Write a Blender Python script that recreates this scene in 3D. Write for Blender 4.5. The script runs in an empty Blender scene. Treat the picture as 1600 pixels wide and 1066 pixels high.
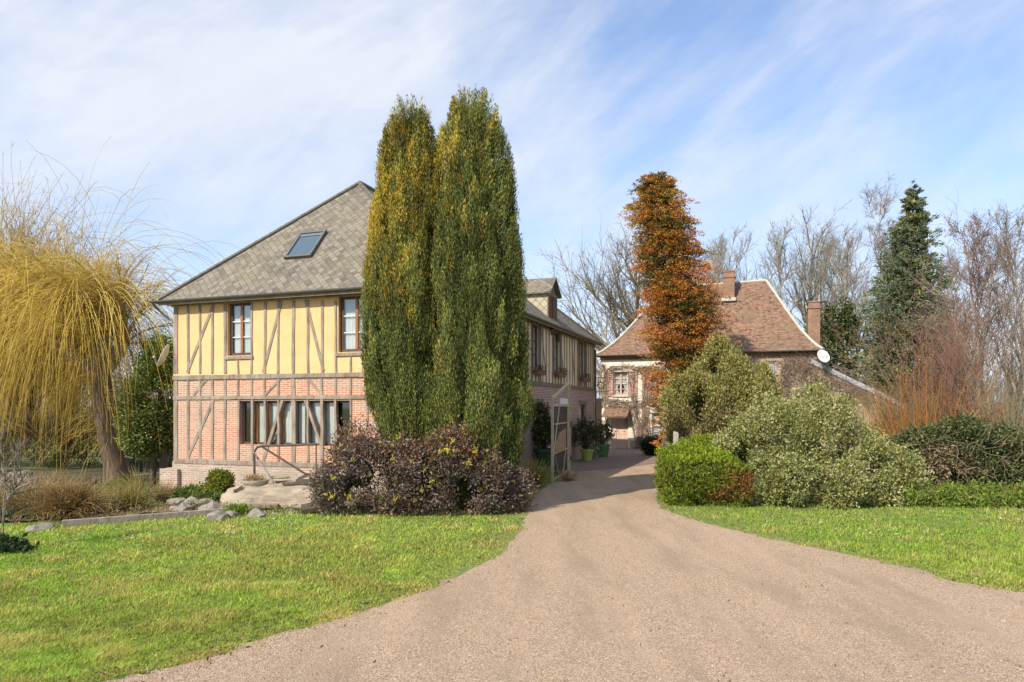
import bpy, bmesh, math, random
import numpy as np
from mathutils import Vector, Matrix
R = math.radians
sc = bpy.context.scene; col = sc.collection
random.seed(11)

# ------------------------------------------------------------------ camera, sky, sun, exposure
F, CH, HY = 1100.0, 2.7, 636.0          # focal length in photo pixels, eye height, horizon row
cam_d = bpy.data.cameras.new('camera'); cam = bpy.data.objects.new('camera', cam_d); col.objects.link(cam)
cam.location = (0, 0, CH); cam.rotation_euler = (R(90), 0, 0)
cam_d.sensor_width = 36; cam_d.lens = F/1600*36; cam_d.shift_y = (HY-533)/1600; cam_d.clip_end = 6000; cam_d.clip_start = .1
sc.camera = cam
SUN_AZ, SUN_EL = 42.0, 40.0             # light travels towards (sin az, cos az)
sun_d = bpy.data.lights.new('sun', 'SUN'); sun = bpy.data.objects.new('sun', sun_d); col.objects.link(sun)
sun_d.energy = 3.6; sun_d.angle = R(.6); sun_d.color = (1, .91, .765)
sdir = Vector((math.sin(R(SUN_AZ))*math.cos(R(SUN_EL)), math.cos(R(SUN_AZ))*math.cos(R(SUN_EL)), -math.sin(R(SUN_EL))))
sun.rotation_euler = sdir.to_track_quat('-Z', 'Y').to_euler(); sun.location = (-30, -20, 40)
sc.view_settings.view_transform = 'Standard'; sc.view_settings.look = 'None'
sc.view_settings.exposure = 0.74; sc.view_settings.gamma = 1
sc.cycles.max_bounces = 6; sc.cycles.transparent_max_bounces = 12

w = bpy.data.worlds.new('World'); sc.world = w; w.use_nodes = True
nt = w.node_tree; nt.nodes.clear()
def N(t, typ, **kw):
    n = t.nodes.new(typ)
    for k, v in kw.items():
        if k.startswith('i_'): n.inputs[k[2:].replace('_', ' ')].default_value = v
        else: setattr(n, k, v)
    return n
def mth(t, op, a, b=None, c=None, clamp=False):
    n = t.nodes.new('ShaderNodeMath'); n.operation = op; n.use_clamp = clamp
    for i, v in enumerate((a, b, c)):
        if v is None: continue
        if isinstance(v, (int, float)): n.inputs[i].default_value = v
        else: t.links.new(v, n.inputs[i])
    return n.outputs[0]
def mixc(t, fac, a, b, mode='MIX'):
    n = t.nodes.new('ShaderNodeMix'); n.data_type = 'RGBA'; n.blend_type = mode
    for s, v in ((n.inputs[0], fac), (n.inputs[6], a), (n.inputs[7], b)):
        if isinstance(v, (int, float)): s.default_value = v
        elif isinstance(v, tuple): s.default_value = v if len(v) == 4 else (*v, 1)
        else: t.links.new(v, s)
    return n.outputs[2]
def ramp(t, fac, stops):
    n = t.nodes.new('ShaderNodeValToRGB'); e = n.color_ramp.elements
    while len(e) < len(stops): e.new(.5)
    for k, (p, c) in enumerate(stops):
        e[k].position = p; e[k].color = (c, c, c, 1) if isinstance(c, (int, float)) else (*c, 1)
    t.links.new(fac, n.inputs[0]); return n.outputs[0]
sky = N(nt, 'ShaderNodeTexSky', sky_type='NISHITA', sun_disc=False, sun_elevation=R(SUN_EL), sun_rotation=R(SUN_AZ+180),
        air_density=1.0, dust_density=.6, ozone_density=1.6)
tc = N(nt, 'ShaderNodeTexCoord')
sep = N(nt, 'ShaderNodeSeparateXYZ'); nt.links.new(tc.outputs['Generated'], sep.inputs[0])
az_ = mth(nt, 'ARCTAN2', sep.outputs[0], sep.outputs[1]); el_ = mth(nt, 'ARCSINE', sep.outputs[2])
cmb = N(nt, 'ShaderNodeCombineXYZ'); nt.links.new(az_, cmb.inputs[0]); nt.links.new(el_, cmb.inputs[1])
def cloud(rot, stretch, detail, rough, dist, off=(0, 0, 0)):
    """wisps drawn out along one direction of the sky dome"""
    mp = N(nt, 'ShaderNodeMapping', vector_type='TEXTURE'); nt.links.new(cmb.outputs[0], mp.inputs[0])
    mp.inputs['Rotation'].default_value = (0, 0, R(rot)); mp.inputs['Scale'].default_value = (1/stretch[0], 1/stretch[1], 1); mp.inputs['Location'].default_value = off
    n = N(nt, 'ShaderNodeTexNoise'); nt.links.new(mp.outputs[0], n.inputs[0])
    n.inputs['Scale'].default_value = 1; n.inputs['Detail'].default_value = detail; n.inputs['Roughness'].default_value = rough; n.inputs['Distortion'].default_value = dist
    return n.outputs[0]
def blob(a, e, wa, we, k):
    """a broad bank of cloud (or of clear air) over one quarter of the sky"""
    x = mth(nt, 'DIVIDE', mth(nt, 'SUBTRACT', az_, a), wa); y = mth(nt, 'DIVIDE', mth(nt, 'SUBTRACT', el_, e), we)
    r2 = mth(nt, 'ADD', mth(nt, 'MULTIPLY', x, x), mth(nt, 'MULTIPLY', y, y)); return mth(nt, 'MULTIPLY', mth(nt, 'EXPONENT', mth(nt, 'MULTIPLY', r2, -1.)), k)
c1 = cloud(24, (2.2, 5.2), 5, .52, .6, (3.1, 1.7, 0)); c2 = cloud(34, (5, 15), 7, .58, .5, (7.3, .4, 0)); c3 = cloud(12, (9, 26), 5, .6, .8, (1.3, 5.4, 0))
cs = mth(nt, 'ADD', mth(nt, 'ADD', mth(nt, 'MULTIPLY', c1, .58), mth(nt, 'MULTIPLY', c2, .28)), mth(nt, 'MULTIPLY', c3, .14))
for bl in (blob(-.42, .40, .34, .15, .20), blob(-.12, .47, .22, .10, .10), blob(.02, .24, .45, .08, .03), blob(.26, .50, .20, .07, -.10), blob(-.40, .20, .16, .05, -.14), blob(.45, .37, .22, .10, -.03)): cs = mth(nt, 'ADD', cs, bl)
mask = ramp(nt, cs, [(.35, .12), (.46, .34), (.57, .64), (.71, .93)])
skyc = mixc(nt, 1.0, sky.outputs[0], (.106, .124, .146), 'MULTIPLY')
cloudc = mixc(nt, c2, (.43, .475, .56), (.585, .60, .63))
hz = ramp(nt, sep.outputs[2], [(0.0, .72), (.16, .34), (.36, .06)])      # milky air near the horizon
skyc = mixc(nt, hz, skyc, (.40, .50, .64))
skyc = mixc(nt, mask, skyc, cloudc)
bg = N(nt, 'ShaderNodeBackground'); nt.links.new(skyc, bg.inputs[0]); bg.inputs[1].default_value = 1.0
wo = N(nt, 'ShaderNodeOutputWorld'); nt.links.new(bg.outputs[0], wo.inputs[0])

# ------------------------------------------------------------------ helpers
def at(px, py, d): return Vector(((px-800)/F*d, d, CH-(py-HY)/F*d))
def onground(px, py, z=0.0):
    d = (CH-z)*F/(py-HY); return Vector(((px-800)/F*d, d, z))
def gz(x, y):
    """ground height: flat, dipping to the stream garden on the left"""
    x = np.asarray(x, float); y = np.asarray(y, float)
    a = np.clip((y-17.5)/5.5, 0, 1); b = np.clip((-x-6.5)/4.0, 0, 1)
    return -.32*a*a*(3-2*a)*b*b*(3-2*b)
def tag(o, label, cat, group=None, kind=None):
    o['label'] = label; o['category'] = cat
    if group: o['group'] = group
    if kind: o['kind'] = kind
    return o
def thing(name, label, cat, loc=(0, 0, 0), rz=0, group=None):
    o = bpy.data.objects.new(name, None); col.objects.link(o); o.empty_display_size = .2
    o.location = loc; o.rotation_euler = (0, 0, rz); return tag(o, label, cat, group)
def dup(root, loc=None, rz=None, scale=None, label=None, group=None):
    r = root.copy(); col.objects.link(r)
    if loc is not None: r.location = loc
    if rz is not None: r.rotation_euler = (0, 0, rz)
    if scale is not None: r.scale = (scale,)*3 if isinstance(scale, (int, float)) else scale
    if label: r['label'] = label
    if group: r['group'] = group
    for ch in list(root.children):
        c = ch.copy(); col.objects.link(c); c.parent = r
        for g in list(ch.children):
            d = g.copy(); col.objects.link(d); d.parent = c
    return r
def set_uv(me):
    uv = me.uv_layers.new(name='UVMap')
    n = len(me.polygons)
    if n == 0: return
    co = np.empty(len(me.vertices)*3, 'f'); me.vertices.foreach_get('co', co); co = co.reshape(-1, 3)
    no = np.empty(n*3, 'f'); me.polygons.foreach_get('normal', no); no = no.reshape(-1, 3)
    lv = np.empty(len(me.loops), 'i'); me.loops.foreach_get('vertex_index', lv)
    tot = np.empty(n, 'i'); me.polygons.foreach_get('loop_total', tot)
    t = np.stack([-no[:, 1], no[:, 0], np.zeros(n)], 1); ln = np.linalg.norm(t, axis=1)
    flat = ln < .25; t[flat] = (1, 0, 0); ln[flat] = 1; t /= ln[:, None]
    b = np.cross(no, t)
    T = np.repeat(t, tot, 0); B = np.repeat(b, tot, 0); P = co[lv]
    uv.data.foreach_set('uv', np.stack([(P*T).sum(1), (P*B).sum(1)], 1).astype('f').ravel())
class MB:
    def __init__(s, tf=None): s.v = []; s.f = []; s.tf = tf
    def add(s, vs, fs):
        k = len(s.v)
        s.v += [s.tf(*p) if s.tf else tuple(p) for p in vs]; s.f += [tuple(i+k for i in f) for f in fs]
    def box(s, x0, x1, y0, y1, z0, z1):
        s.add([(x0,y0,z0),(x1,y0,z0),(x1,y1,z0),(x0,y1,z0),(x0,y0,z1),(x1,y0,z1),(x1,y1,z1),(x0,y1,z1)],
              [(0,3,2,1),(4,5,6,7),(0,1,5,4),(1,2,6,5),(2,3,7,6),(3,0,4,7)])
    def hexa(s, p): s.add(p, [(0,3,2,1),(4,5,6,7),(0,1,5,4),(1,2,6,5),(2,3,7,6),(3,0,4,7)])
    def bar(s, p, q, w, d, up=(0, 0, 1)):
        p = Vector(p); q = Vector(q); a = (q-p).normalized(); u = Vector(up)
        if abs(a.dot(u)) > .98: u = Vector((0, 1, 0)) if abs(a.y) < .9 else Vector((1, 0, 0))
        r = a.cross(u).normalized(); u = r.cross(a); r = r*w/2; u = u*d/2
        s.hexa([p-r-u, p+r-u, q+r-u, q-r-u, p-r+u, p+r+u, q+r+u, q-r+u])
    def tube(s, pts, r, n=8, cap=True):
        pts = [Vector(p) for p in pts]; rs = r if isinstance(r, (list, tuple)) else [r]*len(pts); vs = []; fs = []
        for i, p in enumerate(pts):
            a = (pts[min(i+1, len(pts)-1)]-pts[max(i-1, 0)]).normalized(); u = Vector((0, 0, 1)) if abs(a.z) < .95 else Vector((1, 0, 0))
            e1 = a.cross(u).normalized(); e2 = a.cross(e1)
            for k in range(n):
                t = 2*math.pi*k/n; vs.append(p+(e1*math.cos(t)+e2*math.sin(t))*rs[i])
        for i in range(len(pts)-1):
            for k in range(n): fs.append((i*n+k, i*n+(k+1) % n, (i+1)*n+(k+1) % n, (i+1)*n+k))
        if cap: fs.append(tuple(range(n))[::-1]); fs.append(tuple(range((len(pts)-1)*n, len(pts)*n)))
        s.add(vs, fs)
    def lathe(s, prof, n=20, c=(0, 0, 0)):
        vs = []; fs = []
        for r, z in prof:
            for k in range(n): t = 2*math.pi*k/n; vs.append((c[0]+r*math.cos(t), c[1]+r*math.sin(t), c[2]+z))
        for i in range(len(prof)-1):
            for k in range(n): fs.append((i*n+k, i*n+(k+1) % n, (i+1)*n+(k+1) % n, (i+1)*n+k))
        fs.append(tuple(range(n))[::-1]); fs.append(tuple(range((len(prof)-1)*n, len(prof)*n)))
        s.add(vs, fs)
    def prism(s, poly, a0, a1, axis='y'):
        n = len(poly); mk = {'y': lambda u, v, a: (u, a, v), 'x': lambda u, v, a: (a, u, v), 'z': lambda u, v, a: (u, v, a)}[axis]
        vs = [mk(u, v, a0) for u, v in poly]+[mk(u, v, a1) for u, v in poly]
        fs = [tuple(range(n)), tuple(range(2*n-1, n-1, -1))]+[(i, i+n, (i+1) % n+n, (i+1) % n) for i in range(n)]
        s.add(vs, fs)
    def build(s, name, mat, parent=None, smooth=False, bevel=0, recalc=True):
        me = bpy.data.meshes.new(name); me.from_pydata([tuple(p) for p in s.v], [], s.f)
        if recalc:
            bm = bmesh.new(); bm.from_mesh(me); bmesh.ops.recalc_face_normals(bm, faces=bm.faces); bm.to_mesh(me); bm.free()
        me.update(); set_uv(me); me.materials.append(mat)
        if smooth: me.polygons.foreach_set('use_smooth', [True]*len(me.polygons))
        o = bpy.data.objects.new(name, me); col.objects.link(o)
        if parent: o.parent = parent
        if bevel:
            b = o.modifiers.new('bevel', 'BEVEL'); b.width = bevel; b.segments = 1; b.limit_method = 'ANGLE'
        return o
# --- numpy meshes
def npmesh(name, chunks, mat, parent=None, loc=None, smooth=False):
    """chunks: list of (V (n,3), Q (m,k) faces, C (n,3) colours)"""
    by = {}; V = []; C = []; k = 0; fl = []
    for v, q, c in chunks:
        V.append(v); C.append(c); fl.append(q+k); k += len(v)
    V = np.concatenate(V).astype('f'); C = np.concatenate(C).astype('f')
    if loc is not None: V = V-np.asarray(loc, 'f')
    me = bpy.data.meshes.new(name); me.vertices.add(len(V)); me.vertices.foreach_set('co', V.ravel())
    lv = np.concatenate([q.ravel() for q in fl]).astype('i'); tot = np.concatenate([np.full(len(q), q.shape[1]) for q in fl]).astype('i')
    me.loops.add(len(lv)); me.loops.foreach_set('vertex_index', lv)
    me.polygons.add(len(tot)); me.polygons.foreach_set('loop_start', (np.cumsum(tot)-tot).astype('i'))
    try: me.polygons.foreach_set('loop_total', tot)
    except Exception: pass
    me.update(calc_edges=True); me.validate()
    a = me.color_attributes.new('Col', 'FLOAT_COLOR', 'POINT')
    a.data.foreach_set('color', np.concatenate([C, np.ones((len(C), 1), 'f')], 1).astype('f').ravel())
    if smooth: me.polygons.foreach_set('use_smooth', np.ones(len(tot), bool))
    me.materials.append(mat)
    o = bpy.data.objects.new(name, me); col.objects.link(o)
    if parent: o.parent = parent
    if loc is not None and not parent: o.location = loc
    return o
_vn = np.random.default_rng(5).random((32, 32, 32))
def vnoise(P, s, off=0.0):
    p = np.asarray(P, float)*s+off+100; i = np.floor(p).astype(int); f = p-i; f = f*f*(3-2*f); i %= 32; j = (i+1) % 32
    x0, y0, z0 = i.T; x1, y1, z1 = j.T; fx_, fy_, fz_ = f.T
    L = lambda a, b, t: a+(b-a)*t
    return L(L(L(_vn[x0,y0,z0], _vn[x1,y0,z0], fx_), L(_vn[x0,y1,z0], _vn[x1,y1,z0], fx_), fy_),
             L(L(_vn[x0,y0,z1], _vn[x1,y0,z1], fx_), L(_vn[x0,y1,z1], _vn[x1,y1,z1], fx_), fy_), fz_)
def unit(a): return a/np.maximum(np.linalg.norm(a, axis=-1, keepdims=True), 1e-9)
def leaves(rng, C, A, L, W, colr, fold=.25):
    """one folded diamond per leaf; C centre, A axis"""
    n = len(C); rv = unit(rng.normal(size=(n, 3))); wd = unit(np.cross(A, rv)); nn = np.cross(A, wd)
    L = np.broadcast_to(L, n)[:, None]; W = np.broadcast_to(W, n)[:, None]
    v = np.stack([C-A*L*.5, C+wd*W*.5+nn*W*fold, C+A*L*.5, C-wd*W*.5+nn*W*fold], 1).reshape(-1, 3)
    return v, np.arange(4*n).reshape(n, 4), np.repeat(colr, 4, 0)
def clump(rng, cen, k, spread, axis, arand, L, W, colr, crand=.18, fold=.25):
    """k leaves round each clump centre"""
    m = len(cen); spread = np.broadcast_to(np.asarray(spread, float), (m, 3))
    C = (cen[:, None]+rng.normal(size=(m, k, 3))*spread[:, None]).reshape(-1, 3)
    A = unit((np.repeat(axis, k, 0)+rng.normal(size=(m*k, 3))*arand))
    l = rng.uniform(L[0], L[1], m*k); w_ = rng.uniform(W[0], W[1], m*k)
    c = np.repeat(colr, k, 0)*(1+rng.uniform(-crand, crand, (m*k, 1)))
    return leaves(rng, C, A, l, w_, c, fold)
def tubes(P, Rd, sides, colr):
    """P (N,K,3) polylines, Rd (N,K), colr (3,) or (N,3)"""
    N_, K, _ = P.shape; T = np.gradient(P, axis=1); T = unit(T)
    ref = np.where(np.abs(T[..., 2:3]) > .9, np.array([1., 0, 0]), np.array([0, 0, 1.]))
    e1 = unit(np.cross(T, ref)); e2 = np.cross(T, e1)
    t = 2*np.pi*np.arange(sides)/sides
    V = P[:, :, None]+(e1[:, :, None]*np.cos(t)[None, None, :, None]+e2[:, :, None]*np.sin(t)[None, None, :, None])*Rd[:, :, None, None]
    idx = np.arange(N_*K*sides).reshape(N_, K, sides); nx = np.roll(idx, -1, 2)
    Q = np.stack([idx[:, :-1], nx[:, :-1], nx[:, 1:], idx[:, 1:]], -1).reshape(-1, 4)
    colr = np.broadcast_to(np.asarray(colr, float), (N_, 3))
    return V.reshape(-1, 3), Q, np.repeat(colr, K*sides, 0)
def grow(rng, S, D, L, K, wob, trop, tz=1.0):
    """polylines from starts S with directions D, lengths L; wob = wander, trop = pull along +z (negative droops)"""
    n = len(S); P = np.empty((n, K, 3)); P[:, 0] = S; d = unit(D).copy(); st = (np.asarray(L)/(K-1))[:, None]
    for i in range(1, K):
        d = unit(d+rng.normal(size=(n, 3))*wob+np.array([0, 0, trop])); P[:, i] = P[:, i-1]+d*st
    return P
def branch_off(rng, P, n, t0, t1, ang, up=0.0):
    """n starts on random parents; returns S, D, t, parent index"""
    N_, K, _ = P.shape; pi = rng.integers(0, N_, n); t = rng.uniform(t0, t1, n); f = t*(K-1); i = np.minimum(f.astype(int), K-2); f = (f-i)[:, None]
    S = P[pi, i]*(1-f)+P[pi, i+1]*f; ax = unit(P[pi, i+1]-P[pi, i])
    side = unit(np.cross(ax, rng.normal(size=(n, 3)))); a = np.radians(rng.uniform(ang[0], ang[1], n))[:, None]
    return S, unit(ax*np.cos(a)+side*np.sin(a)+np.array([0, 0, up])), t, pi

# ------------------------------------------------------------------ materials
def newmat(name):
    m = bpy.data.materials.new(name); m.use_nodes = True; t = m.node_tree; b = t.nodes['Principled BSDF']; return m, t, b
def noise(t, vec, scale, detail=4, rough=.55):
    n = t.nodes.new('ShaderNodeTexNoise'); n.inputs['Scale'].default_value = scale; n.inputs['Detail'].default_value = detail; n.inputs['Roughness'].default_value = rough
    if vec is not None: t.links.new(vec, n.inputs[0])
    return n.outputs[0]
def objco(t): return t.nodes.new('ShaderNodeTexCoord').outputs['Object']
def uvco(t): return t.nodes.new('ShaderNodeTexCoord').outputs['UV']
def scaled(t, vec, s):
    m = t.nodes.new('ShaderNodeMapping'); m.inputs['Scale'].default_value = s; t.links.new(vec, m.inputs[0]); return m.outputs[0]
def bump(t, b, h, strength, dist=.02):
    n = t.nodes.new('ShaderNodeBump'); n.inputs['Strength'].default_value = strength; n.inputs['Distance'].default_value = dist
    t.links.new(h, n.inputs['Height']); t.links.new(n.outputs[0], b.inputs['Normal'])
def m_plain(name, c1, c2, scale=6, rough=.75, bmp=.3, bscale=None, metal=0, stretch=None):
    m, t, b = newmat(name); co = objco(t)
    if stretch: co = scaled(t, co, stretch)
    n1 = noise(t, co, scale, 6, .62)
    t.links.new(mixc(t, ramp(t, n1, [(.32, 0.), (.68, 1.)]), c1, c2), b.inputs['Base Color'])
    b.inputs['Roughness'].default_value = rough; b.inputs['Metallic'].default_value = metal
    if bmp: bump(t, b, noise(t, co, bscale or scale*5, 5), bmp)
    return m
def m_brick(name, a, b2, mortar, bw=.22, rh=.075, ms=.012, stain=(.16, .13, .11), st=.35):
    m, t, b = newmat(name); uv = uvco(t)
    wv = t.nodes.new('ShaderNodeVectorMath'); wv.operation = 'ADD'; t.links.new(uv, wv.inputs[0])
    wn = t.nodes.new('ShaderNodeTexNoise'); wn.inputs['Scale'].default_value = 3.0; t.links.new(uv, wn.inputs[0])
    ws = t.nodes.new('ShaderNodeVectorMath'); ws.operation = 'SCALE'; ws.inputs['Scale'].default_value = .022; t.links.new(wn.outputs['Color'], ws.inputs[0]); t.links.new(ws.outputs[0], wv.inputs[1])
    br = t.nodes.new('ShaderNodeTexBrick'); t.links.new(wv.outputs[0], br.inputs[0])
    for k, v in (('Scale', 1.), ('Mortar Size', ms), ('Mortar Smooth', .25), ('Bias', 0.), ('Brick Width', bw), ('Row Height', rh)): br.inputs[k].default_value = v
    br.inputs['Color1'].default_value = (*a, 1); br.inputs['Color2'].default_value = (*b2, 1); br.inputs['Mortar'].default_value = (*mortar, 1)
    n1 = noise(t, uv, 1.1, 6, .65); n2 = noise(t, uv, 14, 3)
    c = mixc(t, mth(t, 'MULTIPLY', ramp(t, n1, [(.42, 0.), (.72, 1.)]), st), br.outputs[0], stain)
    c = mixc(t, .35, c, mixc(t, 1., c, mixc(t, n2, (.55, .55, .55), (1.4, 1.4, 1.4)), 'MULTIPLY'))
    t.links.new(c, b.inputs['Base Color']); b.inputs['Roughness'].default_value = .9
    bump(t, b, mth(t, 'SUBTRACT', mth(t, 'MULTIPLY', n2, .4), br.outputs['Fac']), .6, .015); return m
def m_tile(name, cols, w, h, lich=(.25, .23, .12), lf=.3):
    m, t, b = newmat(name); uv = uvco(t)
    br = t.nodes.new('ShaderNodeTexBrick'); t.links.new(uv, br.inputs[0])
    for k, v in (('Scale', 1.), ('Mortar Size', .008), ('Mortar Smooth', .1), ('Bias', 0.), ('Brick Width', w), ('Row Height', h)): br.inputs[k].default_value = v
    br.inputs['Color1'].default_value = (0, 0, 0, 1); br.inputs['Color2'].default_value = (1, 1, 1, 1); br.inputs['Mortar'].default_value = (.0, .0, .0, 1)
    c = ramp(t, br.outputs[0], [(i/(len(cols)-1), x) for i, x in enumerate(cols)])
    n1 = noise(t, uv, .8, 7, .68); c = mixc(t, mth(t, 'MULTIPLY', ramp(t, n1, [(.48, 0.), (.66, 1.)]), lf), c, lich)
    c = mixc(t, mth(t, 'MULTIPLY', br.outputs['Fac'], .8), c, (.045, .035, .03))
    t.links.new(c, b.inputs['Base Color']); b.inputs['Roughness'].default_value = .9
    sv = t.nodes.new('ShaderNodeSeparateXYZ'); t.links.new(uv, sv.inputs[0])
    saw = mth(t, 'FRACT', mth(t, 'DIVIDE', sv.outputs[1], h))
    hgt = mth(t, 'ADD', mth(t, 'SUBTRACT', mth(t, 'MULTIPLY', saw, -1.), br.outputs['Fac']), mth(t, 'MULTIPLY', br.outputs[0], .5))
    bump(t, b, hgt, .7, .025); return m
def m_slate(name, s=.27, c0=(.105, .088, .068), c1=(.235, .205, .165), lich=(.235, .195, .12)):
    """square fibre slates hung as diamonds"""
    m, t, b = newmat(name); uv = uvco(t); sv = t.nodes.new('ShaderNodeSeparateXYZ'); t.links.new(uv, sv.inputs[0])
    a = mth(t, 'DIVIDE', mth(t, 'ADD', sv.outputs[0], sv.outputs[1]), s); d = mth(t, 'DIVIDE', mth(t, 'SUBTRACT', sv.outputs[1], sv.outputs[0]), s)
    fa = mth(t, 'FRACT', a); fd = mth(t, 'FRACT', d)
    cb = t.nodes.new('ShaderNodeCombineXYZ'); t.links.new(mth(t, 'FLOOR', a), cb.inputs[0]); t.links.new(mth(t, 'FLOOR', d), cb.inputs[1])
    wn = t.nodes.new('ShaderNodeTexWhiteNoise'); t.links.new(cb.outputs[0], wn.inputs[0])
    line = mth(t, 'MINIMUM', fa, fd); edge = ramp(t, line, [(0.03, 1.), (.13, 0.)])
    n1 = noise(t, uv, .55, 7, .7); n2 = noise(t, uv, 9, 6, .7)
    c = mixc(t, wn.outputs[0], c0, c1); c = mixc(t, mth(t, 'MULTIPLY', ramp(t, n1, [(.45, 0.), (.62, 1.)]), .45), c, lich)
    c = mixc(t, mth(t, 'MULTIPLY', ramp(t, n2, [(.56, 0.), (.70, 1.)]), .6), c, (.40, .38, .31))
    c = mixc(t, mth(t, 'MULTIPLY', ramp(t, noise(t, uv, 5, 5, .7), [(.55, 0.), (.72, 1.)]), .6), c, (.07, .065, .05))
    c = mixc(t, mth(t, 'MULTIPLY', edge, .75), c, (.05, .045, .04))
    t.links.new(c, b.inputs['Base Color']); b.inputs['Roughness'].default_value = .85
    bump(t, b, mth(t, 'ADD', mth(t, 'ADD', fa, fd), mth(t, 'MULTIPLY', n2, .5)), .6, .02); return m
def m_leaf(name, rough=.6, trans=.25, spec=.3):
    m, t, b = newmat(name); a = t.nodes.new('ShaderNodeAttribute'); a.attribute_name = 'Col'
    t.links.new(a.outputs[0], b.inputs['Base Color']); b.inputs['Roughness'].default_value = rough; b.inputs['Specular IOR Level'].default_value = spec
    if trans:
        tr = t.nodes.new('ShaderNodeBsdfTranslucent'); t.links.new(mixc(t, 1., a.outputs[0], (1.15, 1.2, .8), 'MULTIPLY'), tr.inputs[0])
        mx = t.nodes.new('ShaderNodeMixShader'); mx.inputs[0].default_value = trans
        t.links.new(b.outputs[0], mx.inputs[1]); t.links.new(tr.outputs[0], mx.inputs[2]); t.links.new(mx.outputs[0], t.nodes['Material Output'].inputs[0])
    return m
def m_bark(name):
    m, t, b = newmat(name); a = t.nodes.new('ShaderNodeAttribute'); a.attribute_name = 'Col'; co = objco(t)
    n1 = noise(t, scaled(t, co, (1, 1, .25)), 9, 6, .7)
    t.links.new(mixc(t, 1., a.outputs[0], mixc(t, n1, (.5, .5, .5), (1.5, 1.5, 1.5)), 'MULTIPLY'), b.inputs['Base Color'])
    b.inputs['Roughness'].default_value = .9; bump(t, b, n1, .5, .03); return m
def m_glass(name, tint=(.9, .95, 1)):
    m, t, b = newmat(name); t.nodes.remove(b)
    tr = t.nodes.new('ShaderNodeBsdfTransparent'); tr.inputs[0].default_value = (.86, .9, .9, 1)
    gl = t.nodes.new('ShaderNodeBsdfGlossy'); gl.inputs['Roughness'].default_value = .03; gl.inputs[0].default_value = (*tint, 1)
    lw = t.nodes.new('ShaderNodeLayerWeight'); lw.inputs[0].default_value = .5
    mx = t.nodes.new('ShaderNodeMixShader'); t.links.new(mth(t, 'ADD', mth(t, 'MULTIPLY', mth(t, 'POWER', lw.outputs['Facing'], 4.), .8), .14, clamp=True), mx.inputs[0])
    t.links.new(tr.outputs[0], mx.inputs[1]); t.links.new(gl.outputs[0], mx.inputs[2]); t.links.new(mx.outputs[0], t.nodes['Material Output'].inputs[0]); return m
TIMBER = m_plain('weathered_timber', (.185, .14, .10), (.36, .30, .235), 5, .85, .5, 30, stretch=(1, 1, .35))
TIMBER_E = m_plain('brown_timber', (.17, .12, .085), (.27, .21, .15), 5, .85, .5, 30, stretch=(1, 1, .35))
def m_render(name, c1, c2, streak):
    m, t, b = newmat(name); co = objco(t); n1 = noise(t, co, 1.3, 6, .6); n2 = noise(t, scaled(t, co, (7, 7, .5)), 1.2, 5, .65); n3 = noise(t, co, 35, 4)
    c = mixc(t, ramp(t, n1, [(.32, 0.), (.68, 1.)]), c1, c2); c = mixc(t, mth(t, 'MULTIPLY', ramp(t, n2, [(.54, 0.), (.74, 1.)]), .5), c, streak)
    c = mixc(t, mth(t, 'MULTIPLY', ramp(t, noise(t, co, 3.1, 6, .7), [(.6, 0.), (.72, 1.)]), .4), c, (.70, .58, .38))
    t.links.new(c, b.inputs['Base Color']); b.inputs['Roughness'].default_value = .92; bump(t, b, mth(t, 'ADD', n3, mth(t, 'MULTIPLY', n1, 2.)), .25); return m
PLASTER_S = m_render('shade_lifted_plaster', (.72, .55, .33), (.80, .64, .41), (.56, .42, .25))  # side wall's plaster, its colour made paler to lift the shade there
PLASTER = m_render('ochre_plaster', (.665, .418, .19), (.755, .505, .255), (.52, .335, .155))
CREAM = m_plain('cream_plaster', (.72, .645, .50), (.84, .78, .66), 1.4, .9, .3, 22)
BRICK = m_brick('salmon_brick', (.44, .17, .09), (.56, .275, .17), (.62, .51, .41), .27, .068, .012, (.42, .30, .22), .5)
BRICK_P = m_brick('plinth_brick', (.36, .20, .14), (.46, .36, .28), (.52, .46, .38), .24, .068, .015, (.30, .26, .20), .95)
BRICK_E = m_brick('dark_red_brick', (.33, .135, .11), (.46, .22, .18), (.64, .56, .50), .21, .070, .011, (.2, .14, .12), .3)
BRICK_C = m_brick('chimney_brick', (.23, .10, .055), (.36, .17, .095), (.38, .30, .22), .22, .075, .011, (.13, .09, .065), .7)
BRICK_W = m_brick('pale_brick', (.36, .20, .14), (.48, .32, .23), (.52, .44, .35), .22, .075, .014, (.3, .24, .19), .5)
SLATE = m_slate('diamond_slate'); SLATE_D = m_slate('dormer_slate', .42, (.42, .37, .25), (.52, .47, .33), (.42, .36, .2))
TILE = m_tile('clay_tile', [(.10, .06, .045), (.26, .135, .085), (.33, .185, .11), (.21, .12, .085), (.38, .24, .14)], .17, .11, (.20, .16, .08), .55)
ZINC = m_plain('zinc', (.16, .17, .175), (.23, .24, .24), 4, .5, .1, metal=.55)
DKZINC = m_plain('dark_gutter', (.085, .085, .08), (.13, .13, .12), 4, .55, .1)
RIDGE = m_plain('ridge_tile', (.10, .085, .065), (.18, .155, .12), 6, .9, .5)
LIME = m_plain('lime_mortar', (.40, .37, .31), (.56, .52, .45), 6, .95, .5)
WOODF = m_plain('dark_brown_paint', (.07, .035, .022), (.12, .065, .04), 8, .5, .1, stretch=(1, 1, .2))
VARN = m_plain('varnished_wood', (.26, .095, .03), (.36, .15, .05), 8, .4, .1, stretch=(1, 1, .2))
PINK = m_plain('faded_rose_paint', (.36, .19, .16), (.50, .31, .27), 8, .7, .2, stretch=(1, 1, .2))
ROSE = m_plain('rose_window_paint', (.46, .29, .25), (.58, .41, .36), 8, .7, .2, stretch=(1, 1, .2))
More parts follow.
